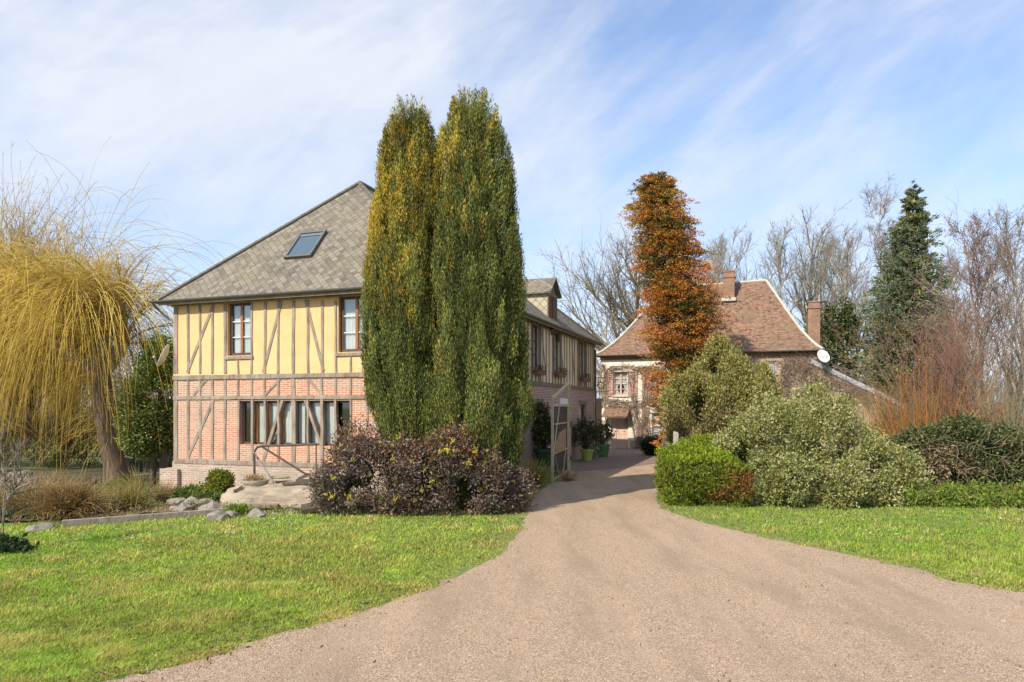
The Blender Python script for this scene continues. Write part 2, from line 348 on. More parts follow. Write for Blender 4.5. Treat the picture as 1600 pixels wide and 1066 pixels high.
PINKD = m_plain('pale_rose_paint', (.55, .38, .29), (.66, .48, .38), 8, .7, .2, stretch=(1, 1, .2))
WHITE = m_plain('white_cloth', (.54, .53, .50), (.64, .63, .60), 3, .9, 0)
WHITEP = m_plain('white_paint', (.70, .68, .64), (.78, .76, .72), 6, .6, .1)
GLASS = m_glass('window_glass')
STONE = m_plain('pale_stone', (.30, .26, .20), (.46, .41, .33), 3.5, .95, .8, 14)
ROCK = m_plain('grey_rock', (.15, .13, .105), (.33, .295, .245), 3, .95, 1., 9)
CONC = m_plain('old_concrete', (.27, .215, .15), (.44, .375, .28), 2.2, .95, .8, 12)
IRON = m_plain('rusty_iron', (.05, .042, .034), (.12, .085, .055), 9, .7, .3)
GATEP = m_plain('weathered_cream_paint', (.40, .31, .165), (.62, .52, .33), 5, .7, .3)
DARKWOOD = m_plain('dark_boards', (.045, .038, .032), (.12, .105, .09), 6, .9, .5, stretch=(1, 1, .15))
GREYWOOD = m_plain('grey_boards', (.22, .20, .17), (.34, .31, .27), 6, .9, .5, stretch=(.2, 1, 1))
LEAF = m_leaf('foliage', .65, .25, .15); NEEDLE = m_leaf('needles', .75, .14, .08); GLOSSY = m_leaf('glossy_leaves', .5, .15, .3); BARK = m_bark('bark')
DRY = m_leaf('dry_stalks', .8, .2, .2)
# ------------------------------------------------------------------ ground and drive
def inpoly(x, y, poly):
    x = np.asarray(x); y = np.asarray(y); r = np.zeros(x.shape, bool); n = len(poly)
    for i in range(n):
        x0, y0 = poly[i]; x1, y1 = poly[(i+1) % n]
        if y0 == y1: continue
        r ^= ((y0 > y) != (y1 > y)) & (x < (x1-x0)*(y-y0)/(y1-y0)+x0)
    return r
def spline(pts, step=.25, jit=0.0, seed=1):
    g = random.Random(seed); out = []; P = [pts[0]]+list(pts)+[pts[-1]]
    for i in range(1, len(P)-2):
        a, b, c, d = (Vector(p) for p in P[i-1:i+3]); n = max(2, int((c-b).length/step))
        for k in range(n):
            t = k/n; p = .5*((2*b)+(c-a)*t+(2*a-5*b+4*c-d)*t*t+(3*b-a-3*c+d)*t**3)
            out.append((p.x+g.gauss(0, jit), p.y+g.gauss(0, jit)))
    out.append(tuple(pts[-1])); return out
g2 = lambda px, py: tuple(onground(px, py)[:2])
left_edge = [(-16, -4), (-9.5, 3.2)]+[g2(*p) for p in [(180, 1062), (400, 1001), (600, 945), (740, 889), (792, 855), (815, 828), (826, 795), (842, 770), (858, 757), (885, 741)]]+[(2.35, 29.5), (2.05, 31.5), (2.75, 33.4), (4.0, 37), (4.75, 39.6), (5.1, 43.5), (5.7, 45.8)]
right_edge = [(13.5, 45), (13, 39), (9.4, 35), (7.0, 31), (5.6, 27)]+[g2(*p) for p in [(1029, 756), (1028, 785), (1050, 801), (1130, 825), (1300, 862), (1440, 892), (1600, 926)]]+[(13, 8.2), (24, 6), (30, -4)]
drive_poly = spline(left_edge, .22, .035, 3)+spline(right_edge, .22, .035, 4)
bed_poly = [(-8.0, 17.6), (-11.0, 16.35), (-14.5, 15.2), (-30, 14), (-30, 34), (-8, 34), (-3, 22), (-3.2, 18.9), (-6.2, 18.1)]   # the stream garden

m, t, b = newmat('lawn_soil'); co = objco(t)
n1 = noise(t, co, .35, 6, .6); n2 = noise(t, co, 3.2, 6, .65); n3 = noise(t, co, 26, 3)
c = mixc(t, ramp(t, n1, [(.35, 0.), (.65, 1.)]), (.15, .20, .035), (.22, .235, .06))
c = mixc(t, mth(t, 'MULTIPLY', ramp(t, n2, [(.5, 0.), (.68, 1.)]), .5), c, (.15, .12, .055))
c = mixc(t, n3, mixc(t, 1., c, (.55, .55, .55), 'MULTIPLY'), mixc(t, 1., c, (1.3, 1.3, 1.3), 'MULTIPLY'))
t.links.new(c, b.inputs['Base Color']); b.inputs['Roughness'].default_value = .95; bump(t, b, n3, .8, .04); LAWN = m
xs = np.unique(np.concatenate([[-3000, -800, -250, -120, -70], np.arange(-45, 46, 1.5), [70, 120, 250, 800, 3000]]))
ys = np.unique(np.concatenate([[-800, -200, -60, -25], np.arange(-12, 60, 1.5), [75, 100, 150, 300, 900, 3500]]))
gx, gy = np.meshgrid(xs, ys); nx_, ny_ = len(xs), len(ys); zz = gz(gx, gy)
I = np.arange(nx_*ny_).reshape(ny_, nx_)
ground = npmesh('ground', [(np.stack([gx, gy, zz], -1).reshape(-1, 3), np.stack([I[:-1, :-1], I[:-1, 1:], I[1:, 1:], I[1:, :-1]], -1).reshape(-1, 4), np.full((nx_*ny_, 3), .2))], LAWN, smooth=True)
tag(ground, 'green and brown grassy ground of the garden', 'ground', kind='structure')

m, t, b = newmat('pink_gravel'); co = objco(t)
v1 = t.nodes.new('ShaderNodeTexVoronoi'); v1.inputs['Scale'].default_value = 92; t.links.new(co, v1.inputs[0])
sv = t.nodes.new('ShaderNodeSeparateColor'); t.links.new(v1.outputs['Color'], sv.inputs[0])
base = ramp(t, sv.outputs[0], [(0., (.16, .10, .06)), (.3, (.43, .29, .175)), (.6, (.565, .385, .245)), (.9, (.69, .515, .355)), (1., (.81, .69, .53))])
n1 = noise(t, scaled(t, co, (1.25, .26, 1)), 1.0, 6, .62); n2 = noise(t, co, 4.5, 6, .7); n4 = noise(t, scaled(t, co, (1.1, .13, 1)), 1.4, 5, .6)
base = mixc(t, mth(t, 'MULTIPLY', ramp(t, n1, [(.48, 0.), (.62, 1.)]), .62), base, (.36, .26, .16))
base = mixc(t, mth(t, 'MULTIPLY', ramp(t, n4, [(.50, 0.), (.66, 1.)]), .35), base, (.66, .465, .31))
base = mixc(t, mth(t, 'MULTIPLY', ramp(t, n2, [(.40, 0.), (.75, 1.)]), .22), base, (.36, .25, .18))
t.links.new(base, b.inputs['Base Color']); b.inputs['Roughness'].default_value = .95
bump(t, b, mth(t, 'ADD', mth(t, 'MULTIPLY', v1.outputs['Distance'], -1.), mth(t, 'MULTIPLY', n2, .6)), .9, .02); GRAVEL = m
def sheet(name, poly, z, mat, label, cat, conform=False):
    bm = bmesh.new(); f = bm.faces.new([bm.verts.new((x, y, z)) for x, y in poly]); bmesh.ops.triangulate(bm, faces=[f]); bmesh.ops.recalc_face_normals(bm, faces=bm.faces)
    me = bpy.data.meshes.new(name); bm.to_mesh(me); bm.free()
    if sum(p.normal.z for p in me.polygons) < 0: me.flip_normals()
    me.materials.append(mat); o = bpy.data.objects.new(name, me); col.objects.link(o); return tag(o, label, cat, kind='structure')
sheet('driveway', drive_poly, .008, GRAVEL, 'pink gravel drive curving up to the gate and courtyard', 'driveway')
# courtyard sheet in front of the cottage, the house's shadow painted in dark brown
yard = [onground(*p)[:2] for p in [(902, 737), (950, 732), (1026, 722)]]
m, t, b = newmat('shadow_brown_ground'); co = objco(t); n1 = noise(t, co, 1.2, 6, .6); n2 = noise(t, co, 40, 3)
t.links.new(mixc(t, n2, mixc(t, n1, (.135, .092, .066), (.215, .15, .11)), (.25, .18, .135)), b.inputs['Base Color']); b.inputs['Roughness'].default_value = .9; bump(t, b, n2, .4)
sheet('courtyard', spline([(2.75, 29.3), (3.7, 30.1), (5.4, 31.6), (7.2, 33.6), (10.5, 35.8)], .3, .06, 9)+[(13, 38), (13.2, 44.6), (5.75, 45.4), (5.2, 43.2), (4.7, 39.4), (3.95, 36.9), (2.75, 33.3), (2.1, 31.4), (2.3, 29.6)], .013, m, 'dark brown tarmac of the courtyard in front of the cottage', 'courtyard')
# bare soil of the stream garden, following the dip
m, t, b = newmat('dry_soil'); co = objco(t); n1 = noise(t, co, .8, 6, .65); n2 = noise(t, co, 12, 5, .7)
c = mixc(t, ramp(t, n1, [(.4, 0.), (.62, 1.)]), (.21, .15, .085), (.13, .16, .045)); c = mixc(t, n2, c, (.24, .18, .105))
t.links.new(c, b.inputs['Base Color']); b.inputs['Roughness'].default_value = 1; bump(t, b, n2, 1., .08)
bx, by = np.meshgrid(np.arange(-30, -2.4, .4), np.arange(14, 34.2, .4)); ok = inpoly(bx, by, bed_poly); zz = gz(bx, by)+.02+.05*vnoise(np.stack([bx, by, bx*0], -1).reshape(-1, 3), 1.3).reshape(bx.shape)
I = np.arange(bx.size).reshape(bx.shape); Q = np.stack([I[:-1, :-1], I[:-1, 1:], I[1:, 1:], I[1:, :-1]], -1).reshape(-1, 4); kq = ok.ravel()[Q].all(1)
tag(npmesh('garden_soil', [(np.stack([bx, by, zz], -1).reshape(-1, 3), Q[kq], np.full((bx.size, 3), .2))], m, smooth=True), 'dry brown soil of the stream garden below the willow', 'soil', kind='structure')
# pale garden path crossing behind the willow
pth = MB(); pa = [at(75, 776, 25.6), at(140, 762, 27.0), at(200, 747, 29.8), at(262, 741, 31.5)]
for i in range(3):
    p, q = pa[i], pa[i+1]; zz0 = float(gz(p.x, p.y))+.05; zz1 = float(gz(q.x, q.y))+.05
    pth.hexa([(p.x, p.y-.35, zz0-.3), (q.x, q.y-.35, zz1-.3), (q.x, q.y+.5, zz1-.3), (p.x, p.y+.5, zz0-.3), (p.x, p.y-.35, zz0+.05), (q.x, q.y-.35, zz1+.05), (q.x, q.y+.5, zz1+.05), (p.x, p.y+.5, zz0+.05)])
o = pth.build('path', STONE); tag(o, 'pale stone path running behind the weeping willow', 'path', kind='structure')

# ------------------------------------------------------------------ half-timbered house
YAW = R(-19.5); cu, su = math.cos(YAW), math.sin(YAW)
U = Vector((cu, su, 0)); Vd = Vector((-su, cu, 0))
def plane_hit(px, py, O, n):
    d = Vector(((px-800)/F, 1, -(py-HY)/F)); C0 = Vector((0, 0, CH)); return C0+d*(n.dot(O-C0)/n.dot(d))
class Face:
    """a vertical facade: u along it, n outward, z up; tf maps to the building's local frame"""
    def __init__(s, base, off, side, W=0):
        s.base = base; s.side = side; s.W = W
        s.O = base+(U*W if side == 'e' else Vector((0, 0, 0))); s.n = U if side == 'e' else -Vd
        s.tf = (lambda u, n, z: (W+n, u, z)) if side == 'e' else (lambda u, n, z: (u, -n, z))
    def uz(s, px, py):
        p = plane_hit(px, py, s.O, s.n)-s.O; return (p.dot(Vd) if s.side == 'e' else p.dot(U)), p.z
KS = .96                              # the house stands a little nearer than first measured
A = Vector((-12.02*KS, 25*KS, 0)); W1, L1, ZE = 10.47*KS, 20.9*KS, CH+(6.43-CH)*KS
FR = Face(A, 0, 'f'); EA = Face(A, 0, 'e', W1)
house = thing('half_timbered_house', 'large half-timbered house with ochre plaster above salmon brick and a grey slate roof', 'house', A, YAW)
q3 = lambda zx, zy: FR.uz(250+zx/3.135, 460+zy/3.135)
q6 = lambda zx, zy: EA.uz(810+zx/3.044, 420+zy/3.044)
zmid = q3(500, 402)[1]; zsec = q3(500, 506)[1]; zsill = q3(400, 826)[1]
def wall(mb, u0, u1, z0, z1, ops, th=.28, n1=0.0):
    us = sorted({u0, u1, *[o[0] for o in ops], *[o[1] for o in ops]}); zs = sorted({z0, z1, *[o[2] for o in ops], *[o[3] for o in ops]})
    for i in range(len(us)-1):
        run = None
        for k in range(len(zs)-1):
            cu_, cz_ = (us[i]+us[i+1])/2, (zs[k]+zs[k+1])/2
            if cz_ < z0 or cz_ > z1: continue
            solid = not any(o[0] < cu_ < o[1] and o[2] < cz_ < o[3] for o in ops)
            if solid: run = (run[0], zs[k+1]) if run else (zs[k], zs[k+1])
            if run and (not solid or k == len(zs)-2): mb.box(us[i], us[i+1], n1-th, n1, run[0], run[1]); run = None
            elif not solid: run = None
# openings
def rect(q, x0, x1, y0, y1):
    a, zt = q((x0+x1)/2, y0)[0], q((x0+x1)/2, y0)[1]; zb = q((x0+x1)/2, y1)[1]; ym = (y0+y1)/2
    return (q(x0, ym)[0], q(x1, ym)[0], zb, zt)
w1 = rect(q3, 330, 446, 45, 300); w2 = rect(q3, 874, 1000, 22, 282); ws = rect(q3, 392, 930, 521, 740)
w1 = (w1[0], w1[1], w1[2], ZE-.14); w2 = (w2[0], w2[0]+1.15, w2[2], ZE-.14)
eastw = [rect(q6, 62, 103, 262, 478), rect(q6, 163, 200, 300, 490), rect(q6, 286, 318, 345, 515)]
eastw = [(a, b_, c_, ZE-.16) for a, b_, c_, d_ in eastw]
eastd = [rect(q6, 72, 112, 640, 800), rect(q6, 293, 322, 645, 760)]; eastd = [(a, b_, max(c_, 1.0) if i else .1, d_) for i, (a, b_, c_, d_) in enumerate(eastd)]
pl = MB(FR.tf); wall(pl, 0, W1, zmid, ZE, [w1, w2])
pl.tf = None; pl.box(0, .28, .28, L1, zmid, ZE); pl.box(.28, W1-.28, L1-.28, L1, zmid, ZE); pl.build('plaster_wall', PLASTER, house)
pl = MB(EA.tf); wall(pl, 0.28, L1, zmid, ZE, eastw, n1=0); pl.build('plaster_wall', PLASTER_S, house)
bk = MB(FR.tf); wall(bk, 0, W1, zsill, zmid, [ws]); bk.tf = None; bk.box(0, .28, .28, L1, zsill, zmid); bk.box(.28, W1-.28, L1-.28, L1, zsill, zmid); bk.build('brick_wall', BRICK, house)
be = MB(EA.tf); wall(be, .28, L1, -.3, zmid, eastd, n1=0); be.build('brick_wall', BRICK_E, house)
ph = MB(); ph.box(-.22, W1-.3, -.12, 0.05, -.8, zsill-.24); ph.box(-.22, .05, .05, L1, -.8, zsill-.24); ph.box(-.34, .42, -.26, -.121, -.8, zsill-.262); ph.box(-.02, W1-.005, -.03, .04, zsill-.24, zsill-.002); ph.build('plinth', BRICK_P, house)
# timbers of the front
tm = MB(FR.tf); rr = random.Random(4)
def post(q, zx, y0, y1, wpx, n0=-.1, n1=.028, mb=None, mpx=3.135):
    u, zt = q(zx, y0); zb = q(zx, y1)[1]; s = (q(zx+wpx/2, (y0+y1)/2)[0]-q(zx-wpx/2, (y0+y1)/2)[0]); k = rr.uniform(-.012, .012)
    h = s/2*rr.uniform(.78, .98); j = n1+rr.uniform(-.004, .004)
    ns_ = 4 if zt-zb > 1.2 else 2; L_p = [(u+(k*(1-2*i/ns_))+rr.uniform(-.010, .010), h*rr.uniform(.86, 1.1), zb+(zt-zb)*i/ns_) for i in range(ns_+1)]
    for (ua, ha, za), (ub, hb, zb2) in zip(L_p, L_p[1:]):
        (mb or tm).hexa([(ua-ha, n0, za), (ua+ha, n0, za), (ua+ha, j, za), (ua-ha, j, za), (ub-hb, n0, zb2), (ub+hb, n0, zb2), (ub+hb, j, zb2), (ub-hb, j, zb2)])
def brace(q, x0, y0, x1, y1, wpx, n1=.022, mb=None, w=None):
    a = q(x0, y0); b_ = q(x1, y1); w = w or (q(x0+wpx/2, y0)[0]-q(x0-wpx/2, y0)[0])
    (mb or tm).bar((a[0], n1-.07, a[1]), (b_[0], n1-.07, b_[1]), w*.9, .14, (0, 1, 0))
def hbeam(zx0, zx1, zl, zr, h, n1=.045):
    u0, u1 = q3(zx0, 400)[0], q3(zx1, 400)[0]; n = 12
    for i in range(n):
        a = u0+(u1-u0)*i/n; b_ = u0+(u1-u0)*(i+1)/n; k = rr.uniform(-.006, .006)
        tm.box(a, b_, -.1, n1+k, zl-h/2+k, zl+h/2-k)
hbeam(64, 1330, zmid, zmid, .15, .05); hbeam(66, 1330, zsec, zsec, .12, .045); hbeam(74, 1330, zsill-.0, zsill, .15, .05)
tm.box(-.04, W1+.02, -.1, .05, ZE-.17, ZE-.02)
U0 = [139, 197, 258, 320, 450, 516, 580, 654, 725, 795, 862]
for x in U0: post(q3, x, 30, 388, 20 if x == 654 else 13)
for x in (78, 1010, 1085, 1160, 1235, 1300): post(q3, x, 30, 388, 22 if x == 78 else 14)
post(q3, 383, 326, 388, 12); post(q3, 936, 305, 386, 12)
brace(q3, 264, 48, 134, 384, 15); brace(q3, 596, 34, 506, 384, 15); brace(q3, 714, 28, 802, 378, 15)
tm.box(w1[0]-.1, w1[1]+.1, -.12, .05, w1[2]-.13, w1[2]-.02); tm.box(w2[0]-.1, w2[1]+.1, -.12, .05, w2[2]-.13, w2[2]-.02)
for x in [139, 197, 258, 320, 383, 450, 512, 580, 654, 725, 792, 862, 936, 1015, 1090, 1165, 1240, 1300]: post(q3, x, 412, 498, 22 if x == 654 else 12)
post(q3, 78, 402, 822, 20)
brace(q3, 232, 412, 163, 496, 13); brace(q3, 592, 412, 514, 494, 13); brace(q3, 726, 414, 795, 494, 13)
for x in [139, 197, 258, 320, 1015, 1090, 1165, 1240, 1300]: post(q3, x, 515, 818, 13)
for x, ww in [(386, 13), (452, 13), (516, 14), (581, 13), (655, 22), (725, 14), (795, 15), (862, 14), (936, 13)]: post(q3, x, 515, 740 if x == 516 else 822, ww)
brace(q3, 264, 517, 133, 806, 15); brace(q3, 600, 517, 505, 820, 16); brace(q3, 712, 519, 790, 740, 15)
tm.build('timber_frame', TIMBER, house, bevel=.008)
te = MB(EA.tf); te.box(.02, L1, -.1, .05, zmid-.1, zmid+.08); te.box(.02, L1, -.1, .05, ZE-.18, ZE-.02)
u = .12; k = 0
while u < L1:
    if not any(a-.12 < u < b_+.12 for a, b_, *_ in eastw): te.box(u-.042, u+.042, -.1, .028, zmid+.08, ZE-.18)
    else: te.box(u-.05, u+.05, -.1, .026, zmid+.08, [z for a, b_, z, _ in eastw if a-.12 < u < b_+.12][0]-.11)
    k += 1; u += (.50, .44, .56)[k % 3]
for a, b_, c_, d_ in eastw:
    te.box(a-.1, a-.0, -.1, .035, zmid+.08, ZE-.18); te.box(b_, b_+.1, -.1, .035, zmid+.08, ZE-.18); te.box(a-.14, b_+.14, -.12, .045, c_-.12, c_-.01)
for ua, ub in ((9.9, 10.7), (12.9, 13.6), (15.0, 15.6), (16.2, 16.8), (19.6, 20.3)): te.bar((ua, -.045, ZE-.2), (ub, -.045, zmid+.1), .1, .13, (0, 1, 0))
for a, b_, c_, d_ in eastd: te.box(a-.2, b_+.2, -.12, .03, d_+.005, d_+.2)
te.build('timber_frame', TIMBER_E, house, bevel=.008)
# windows
def window(face, op, parent, cols, rows, fmat, recess=.13, fw=.07, bar=.028, curtain=True, mull=.09, gather=False, gmat=None, cmat=None, cfull=1.0, outer=None):
    u0, u1, z0, z1 = op; d = -recess
    f = MB(face.tf); fd = .07
    for a in ((u0+.003, u0+fw, z0+.003, z1-.003), (u1-fw, u1-.003, z0+.003, z1-.003)): f.box(a[0], a[1], d-fd, d, a[2], a[3])
    f.box(u0+fw, u1-fw, d-fd, d, z1-fw, z1-.003); f.box(u0+fw, u1-fw, d-fd, d, z0+.003, z0+fw)
    fo = f.build('window', fmat, parent)
    g = MB(face.tf); iu0, iu1, iz0, iz1 = u0+fw, u1-fw, z0+fw, z1-fw; cw = (iu1-iu0)/cols
    for i in range(1, cols):
        c_ = iu0+cw*i; g.box(c_-mull/2, c_+mull/2, d-fd+.01, d+.012, iz0, iz1)
    g.build('mullion', gmat or fmat, fo)
    if rows > 1:
        gb = MB(face.tf)
        for i in range(cols):
            a = iu0+cw*i+(mull/2 if i else 0); b_ = iu0+cw*(i+1)-(mull/2 if i < cols-1 else 0)
            for r in range(1, rows): z = iz0+(iz1-iz0)*r/rows; gb.box(a, b_, d-.045, d-.012, z-bar/2, z+bar/2)
        gb.build('glazing_bar', cmat or WHITEP, fo)
    p = MB(face.tf)
    for i in range(cols):
        a = iu0+cw*i; tilt = random.uniform(-.006, .006)
        p.add([(a, d-.03+tilt, iz0), (a+cw, d-.03-tilt, iz0), (a+cw, d-.03-tilt, iz1), (a, d-.03+tilt, iz1)], [(0, 1, 2, 3)])
    p.build('pane', GLASS, fo, recalc=False)
    if curtain:
        c = MB(face.tf)
        for i in range(cols):
            a = iu0+cw*i+.02; b_ = a+cw-.04; n = 16; K = 10
            if cols > 4 and i in (0, cols-1): continue
            if cols > 4 and random.random() < .3: b_ -= cw*.35
            vs = []; fs = []
            for r in range(K+1):
                tz = r/K; z = iz0+(iz1-iz0)*tz
                for j in range(n+1):
                    s = j/n
                    if gather:
                        pinch = 1-.62*math.exp(-((tz-.28)/.22)**2)
                        s2 = s*pinch if i == 0 else 1-(1-s)*pinch
                    else: s2 = s
                    vs.append((a+(b_-a)*s2, d-.085+.018*math.sin(j*2.3+i)+.01*math.sin(j*5.1), z))
            for r in range(K):
                for j in range(n): k = r*(n+1)+j; fs.append((k, k+1, k+n+2, k+n+1))
            c.add(vs, fs)
        c.build('curtain', WHITE, fo, smooth=True, recalc=False)
    return fo
window(FR, w1, house, 2, 3, WOODF, gmat=VARN, fw=.1); window(FR, w2, house, 2, 3, WOODF, gmat=VARN, fw=.1)
window(FR, ws, house, 8, 1, WOODF, recess=.12, fw=.07, gmat=VARN, mull=.06)
for op in eastw: window(EA, op, house, 2, 3, WOODF, cmat=WOODF, fw=.08)
wd = window(EA, eastd[1], house, 1, 3, WOODF, cmat=WOODF, curtain=False)
dd = MB(EA.tf); a, b_, c_, d_ = eastd[0]
dd.box(a+.003, a+.1, -.2, -.1, c_, d_-.003); dd.box(b_-.1, b_-.003, -.2, -.1, c_, d_-.003); dd.box(a+.1, b_-.1, -.19, -.13, c_, d_-.01)
for i in range(1, 5): u = a+.1+(b_-a-.2)*i/5; dd.box(u-.008, u+.008, -.13, -.122, c_, d_-.02)
door = dd.build('door', WOODF, house); hn = MB(EA.tf); hn.tube([(b_-.2, -.1, 1.15), (b_-.32, -.1, 1.15)], .015, 6); hn.build('handle', IRON, door)
# roof
def hip_roof(W, L, o, ze, rise, f, bk_, xa, xb, hs, thick=.09):
    """rings from eave to ridge; ridge ends at y=f and y=L-bk_, x=xa; hs: list of (s, h)"""
    vs = []; fs = []
    for s, h in hs:
        x0 = -o+s*(xa+o); x1 = W+o-s*(W+o-xb); y0 = -o+s*(f+o); y1 = L+o-s*(bk_+o); z = ze+h*rise
        vs += [(x0, y0, z), (x1, y0, z), (x1, y1, z), (x0, y1, z)]
    for i in range(len(hs)-1):
        for k in range(4): fs.append((4*i+k, 4*i+(k+1) % 4, 4*i+4+(k+1) % 4, 4*i+4+k))
    n = len(vs); x0, x1, y0, y1 = -o, W+o, -o, L+o
    vs += [(x0, y0, ze-thick), (x1, y0, ze-thick), (x1, y1, ze-thick), (x0, y1, ze-thick)]
    for k in range(4): fs.append((n+k, n+(k+1) % 4, (k+1) % 4, k))
    fs.append((n+3, n+2, n+1, n))
    return vs, fs
apx = FR.uz(562, 288); OV = .32
# depth of the ridge end behind the facade where the half-width ridge line meets the ray
best = min((abs((A+U*(W1/2)+Vd*d).x/((A+U*(W1/2)+Vd*d).y)*F+800-562), d) for d in [i*.02 for i in range(100, 350)])[1]
pr = A+U*(W1/2)+Vd*best; RISE = CH-(288-HY)/F*pr.y-ZE
def weld(o):
    bm = bmesh.new(); bm.from_mesh(o.data); bmesh.ops.remove_doubles(bm, verts=bm.verts, dist=1e-4); bmesh.ops.dissolve_degenerate(bm, edges=bm.edges, dist=1e-4)
    bmesh.ops.recalc_face_normals(bm, faces=bm.faces); bm.to_mesh(o.data); bm.free(); o.data.update()
    for u_ in list(o.data.uv_layers): o.data.uv_layers.remove(u_)
    set_uv(o.data)
rm = MB(); vs, fs = hip_roof(W1, L1, OV, ZE+.02, RISE, best, best*1.45, W1/2, W1/2+.001, [(0, 0), (1, 1)]); rm.add(vs, fs)
roof = rm.build('roof', SLATE, house); weld(roof)
cp = MB(); zr = ZE+.02
pk0 = (W1/2, best, zr+RISE+.02); pk1 = (W1/2, L1-best*1.45, zr+RISE+.02)
for c_, pk in (((-OV, -OV, zr+.02), pk0), ((W1+OV, -OV, zr+.02), pk0), ((-OV, L1+OV, zr+.02), pk1), ((W1+OV, L1+OV, zr+.02), pk1)):
    n = 26; P_ = [Vector(c_).lerp(Vector(pk), i/n) for i in range(n+1)]
    for i in range(n): cp.tube([P_[i], P_[i].lerp(P_[i+1], 1.1)], [.085, .075], 7)
P_ = [Vector(pk0).lerp(Vector(pk1), i/40) for i in range(41)]
for i in range(40): cp.tube([P_[i], P_[i].lerp(P_[i+1], 1.06)], [.10, .09], 7)
cp.build('ridge_cap', RIDGE, roof)
gt = MB()
def gutter(mb, p, q, r=.075):
    p = Vector(p); q = Vector(q); a = (q-p).normalized(); s = a.cross(Vector((0, 0, 1))); vs = []; fs = []; n = 8
    for e in (p, q):
        for rad in (r, r-.012):
            for k in range(n+1): t_ = math.pi*k/n; vs.append(e+s*math.cos(t_)*rad-Vector((0, 0, 1))*math.sin(t_)*rad)
    m_ = n+1
    for k in range(n): fs += [(k, k+1, 2*m_+k+1, 2*m_+k), (m_+k, 3*m_+k, 3*m_+k+1, m_+k+1)]
    fs += [(0, m_, 3*m_, 2*m_), (n, 2*m_+n, 3*m_+n, m_+n)]
    fs += [tuple(range(m_))+tuple(range(2*m_-1, m_-1, -1)), tuple(range(2*m_, 3*m_))+tuple(range(4*m_-1, 3*m_-1, -1))]
    mb.add(vs, fs)
gutter(gt, (-OV-.28, -OV-.07, ZE-.0), (W1+OV+.1, -OV-.07, ZE+.02)); gutter(gt, (W1+OV+.07, -OV, ZE+.01), (W1+OV+.07, L1+OV+.05, ZE-.02)); gutter(gt, (-OV-.07, L1+OV, ZE+.01), (-OV-.07, -OV-.04, ZE-.01))
gt.build('gutter', DKZINC, house)
fs_ = MB(); fs_.box(-OV, W1+OV, -OV-.02, -OV+.02, ZE-.15, ZE+.0); fs_.box(W1+OV-.02, W1+OV+.02, -OV+.02, L1+OV, ZE-.15, ZE); fs_.build('fascia', TIMBER_E, house)
dp = MB(); dp.tube([(-OV-.2, -OV-.07, ZE-.08), (-.42, -.2, ZE-.3), (-.13, -.02, ZE-.62)], .04, 8); dp.build('downpipe', DKZINC, house)
dp = MB(); dp.tube([(W1+.36, L1-.12, ZE-.05), (W1+.09, L1-.12, ZE-.4), (W1+.09, L1-.12, .05)], .045, 8); dp.build('downpipe', DKZINC, house)
# skylight lying in the front hip
c0 = A+U*(-OV)+Vd*(-OV)+Vector((0, 0, zr)); c1_ = A+U*(W1+OV)+Vd*(-OV)+Vector((0, 0, zr)); c2_ = A+U*(W1/2)+Vd*best+Vector((0, 0, zr+RISE))
rn = (c1_-c0).cross(c2_-c0).normalized()
if rn.z < 0: rn = -rn
inv = Matrix.Rotation(-YAW, 3, 'Z')
sk = [inv @ (plane_hit(*p, c0, rn)-A) for p in ((447, 406), (487, 403), (511, 364), (470, 366))]; ln = inv @ rn
eu = Vector((1, 0, 0)); ev = ln.cross(eu); oc = sum(sk, Vector())/4
hu = ((sk[1]-sk[0]).dot(eu)+(sk[2]-sk[3]).dot(eu))/4; hv = ((sk[3]-sk[0]).dot(ev)+(sk[2]-sk[1]).dot(ev))/4
skt = lambda a, b_, c_: tuple(oc+eu*a+ev*b_+ln*c_)
s = MB(skt); fwk = .09
for x0, x1, y0, y1 in ((-hu, -hu+fwk, -hv, hv), (hu-fwk, hu, -hv, hv), (-hu+fwk, hu-fwk, -hv, -hv+fwk), (-hu+fwk, hu-fwk, hv-fwk, hv)): s.box(x0, x1, y0, y1, -.03, .11)
sf = s.build('skylight', DKZINC, house); s = MB(skt); s.box(-hu+fwk, hu-fwk, -hv+fwk, hv-fwk, .02, .07)
m, t, b = newmat('skylight_glass'); b.inputs['Base Color'].default_value = (.07, .11, .15, 1); b.inputs['Roughness'].default_value = .08; b.inputs['Specular IOR Level'].default_value = .6; SKG = m
s.build('pane', SKG, sf); s = MB(skt); s.box(-hu+fwk, hu-fwk, hv-fwk-.16, hv-fwk-.03, .075, .09); s.build('blind', ZINC, sf)
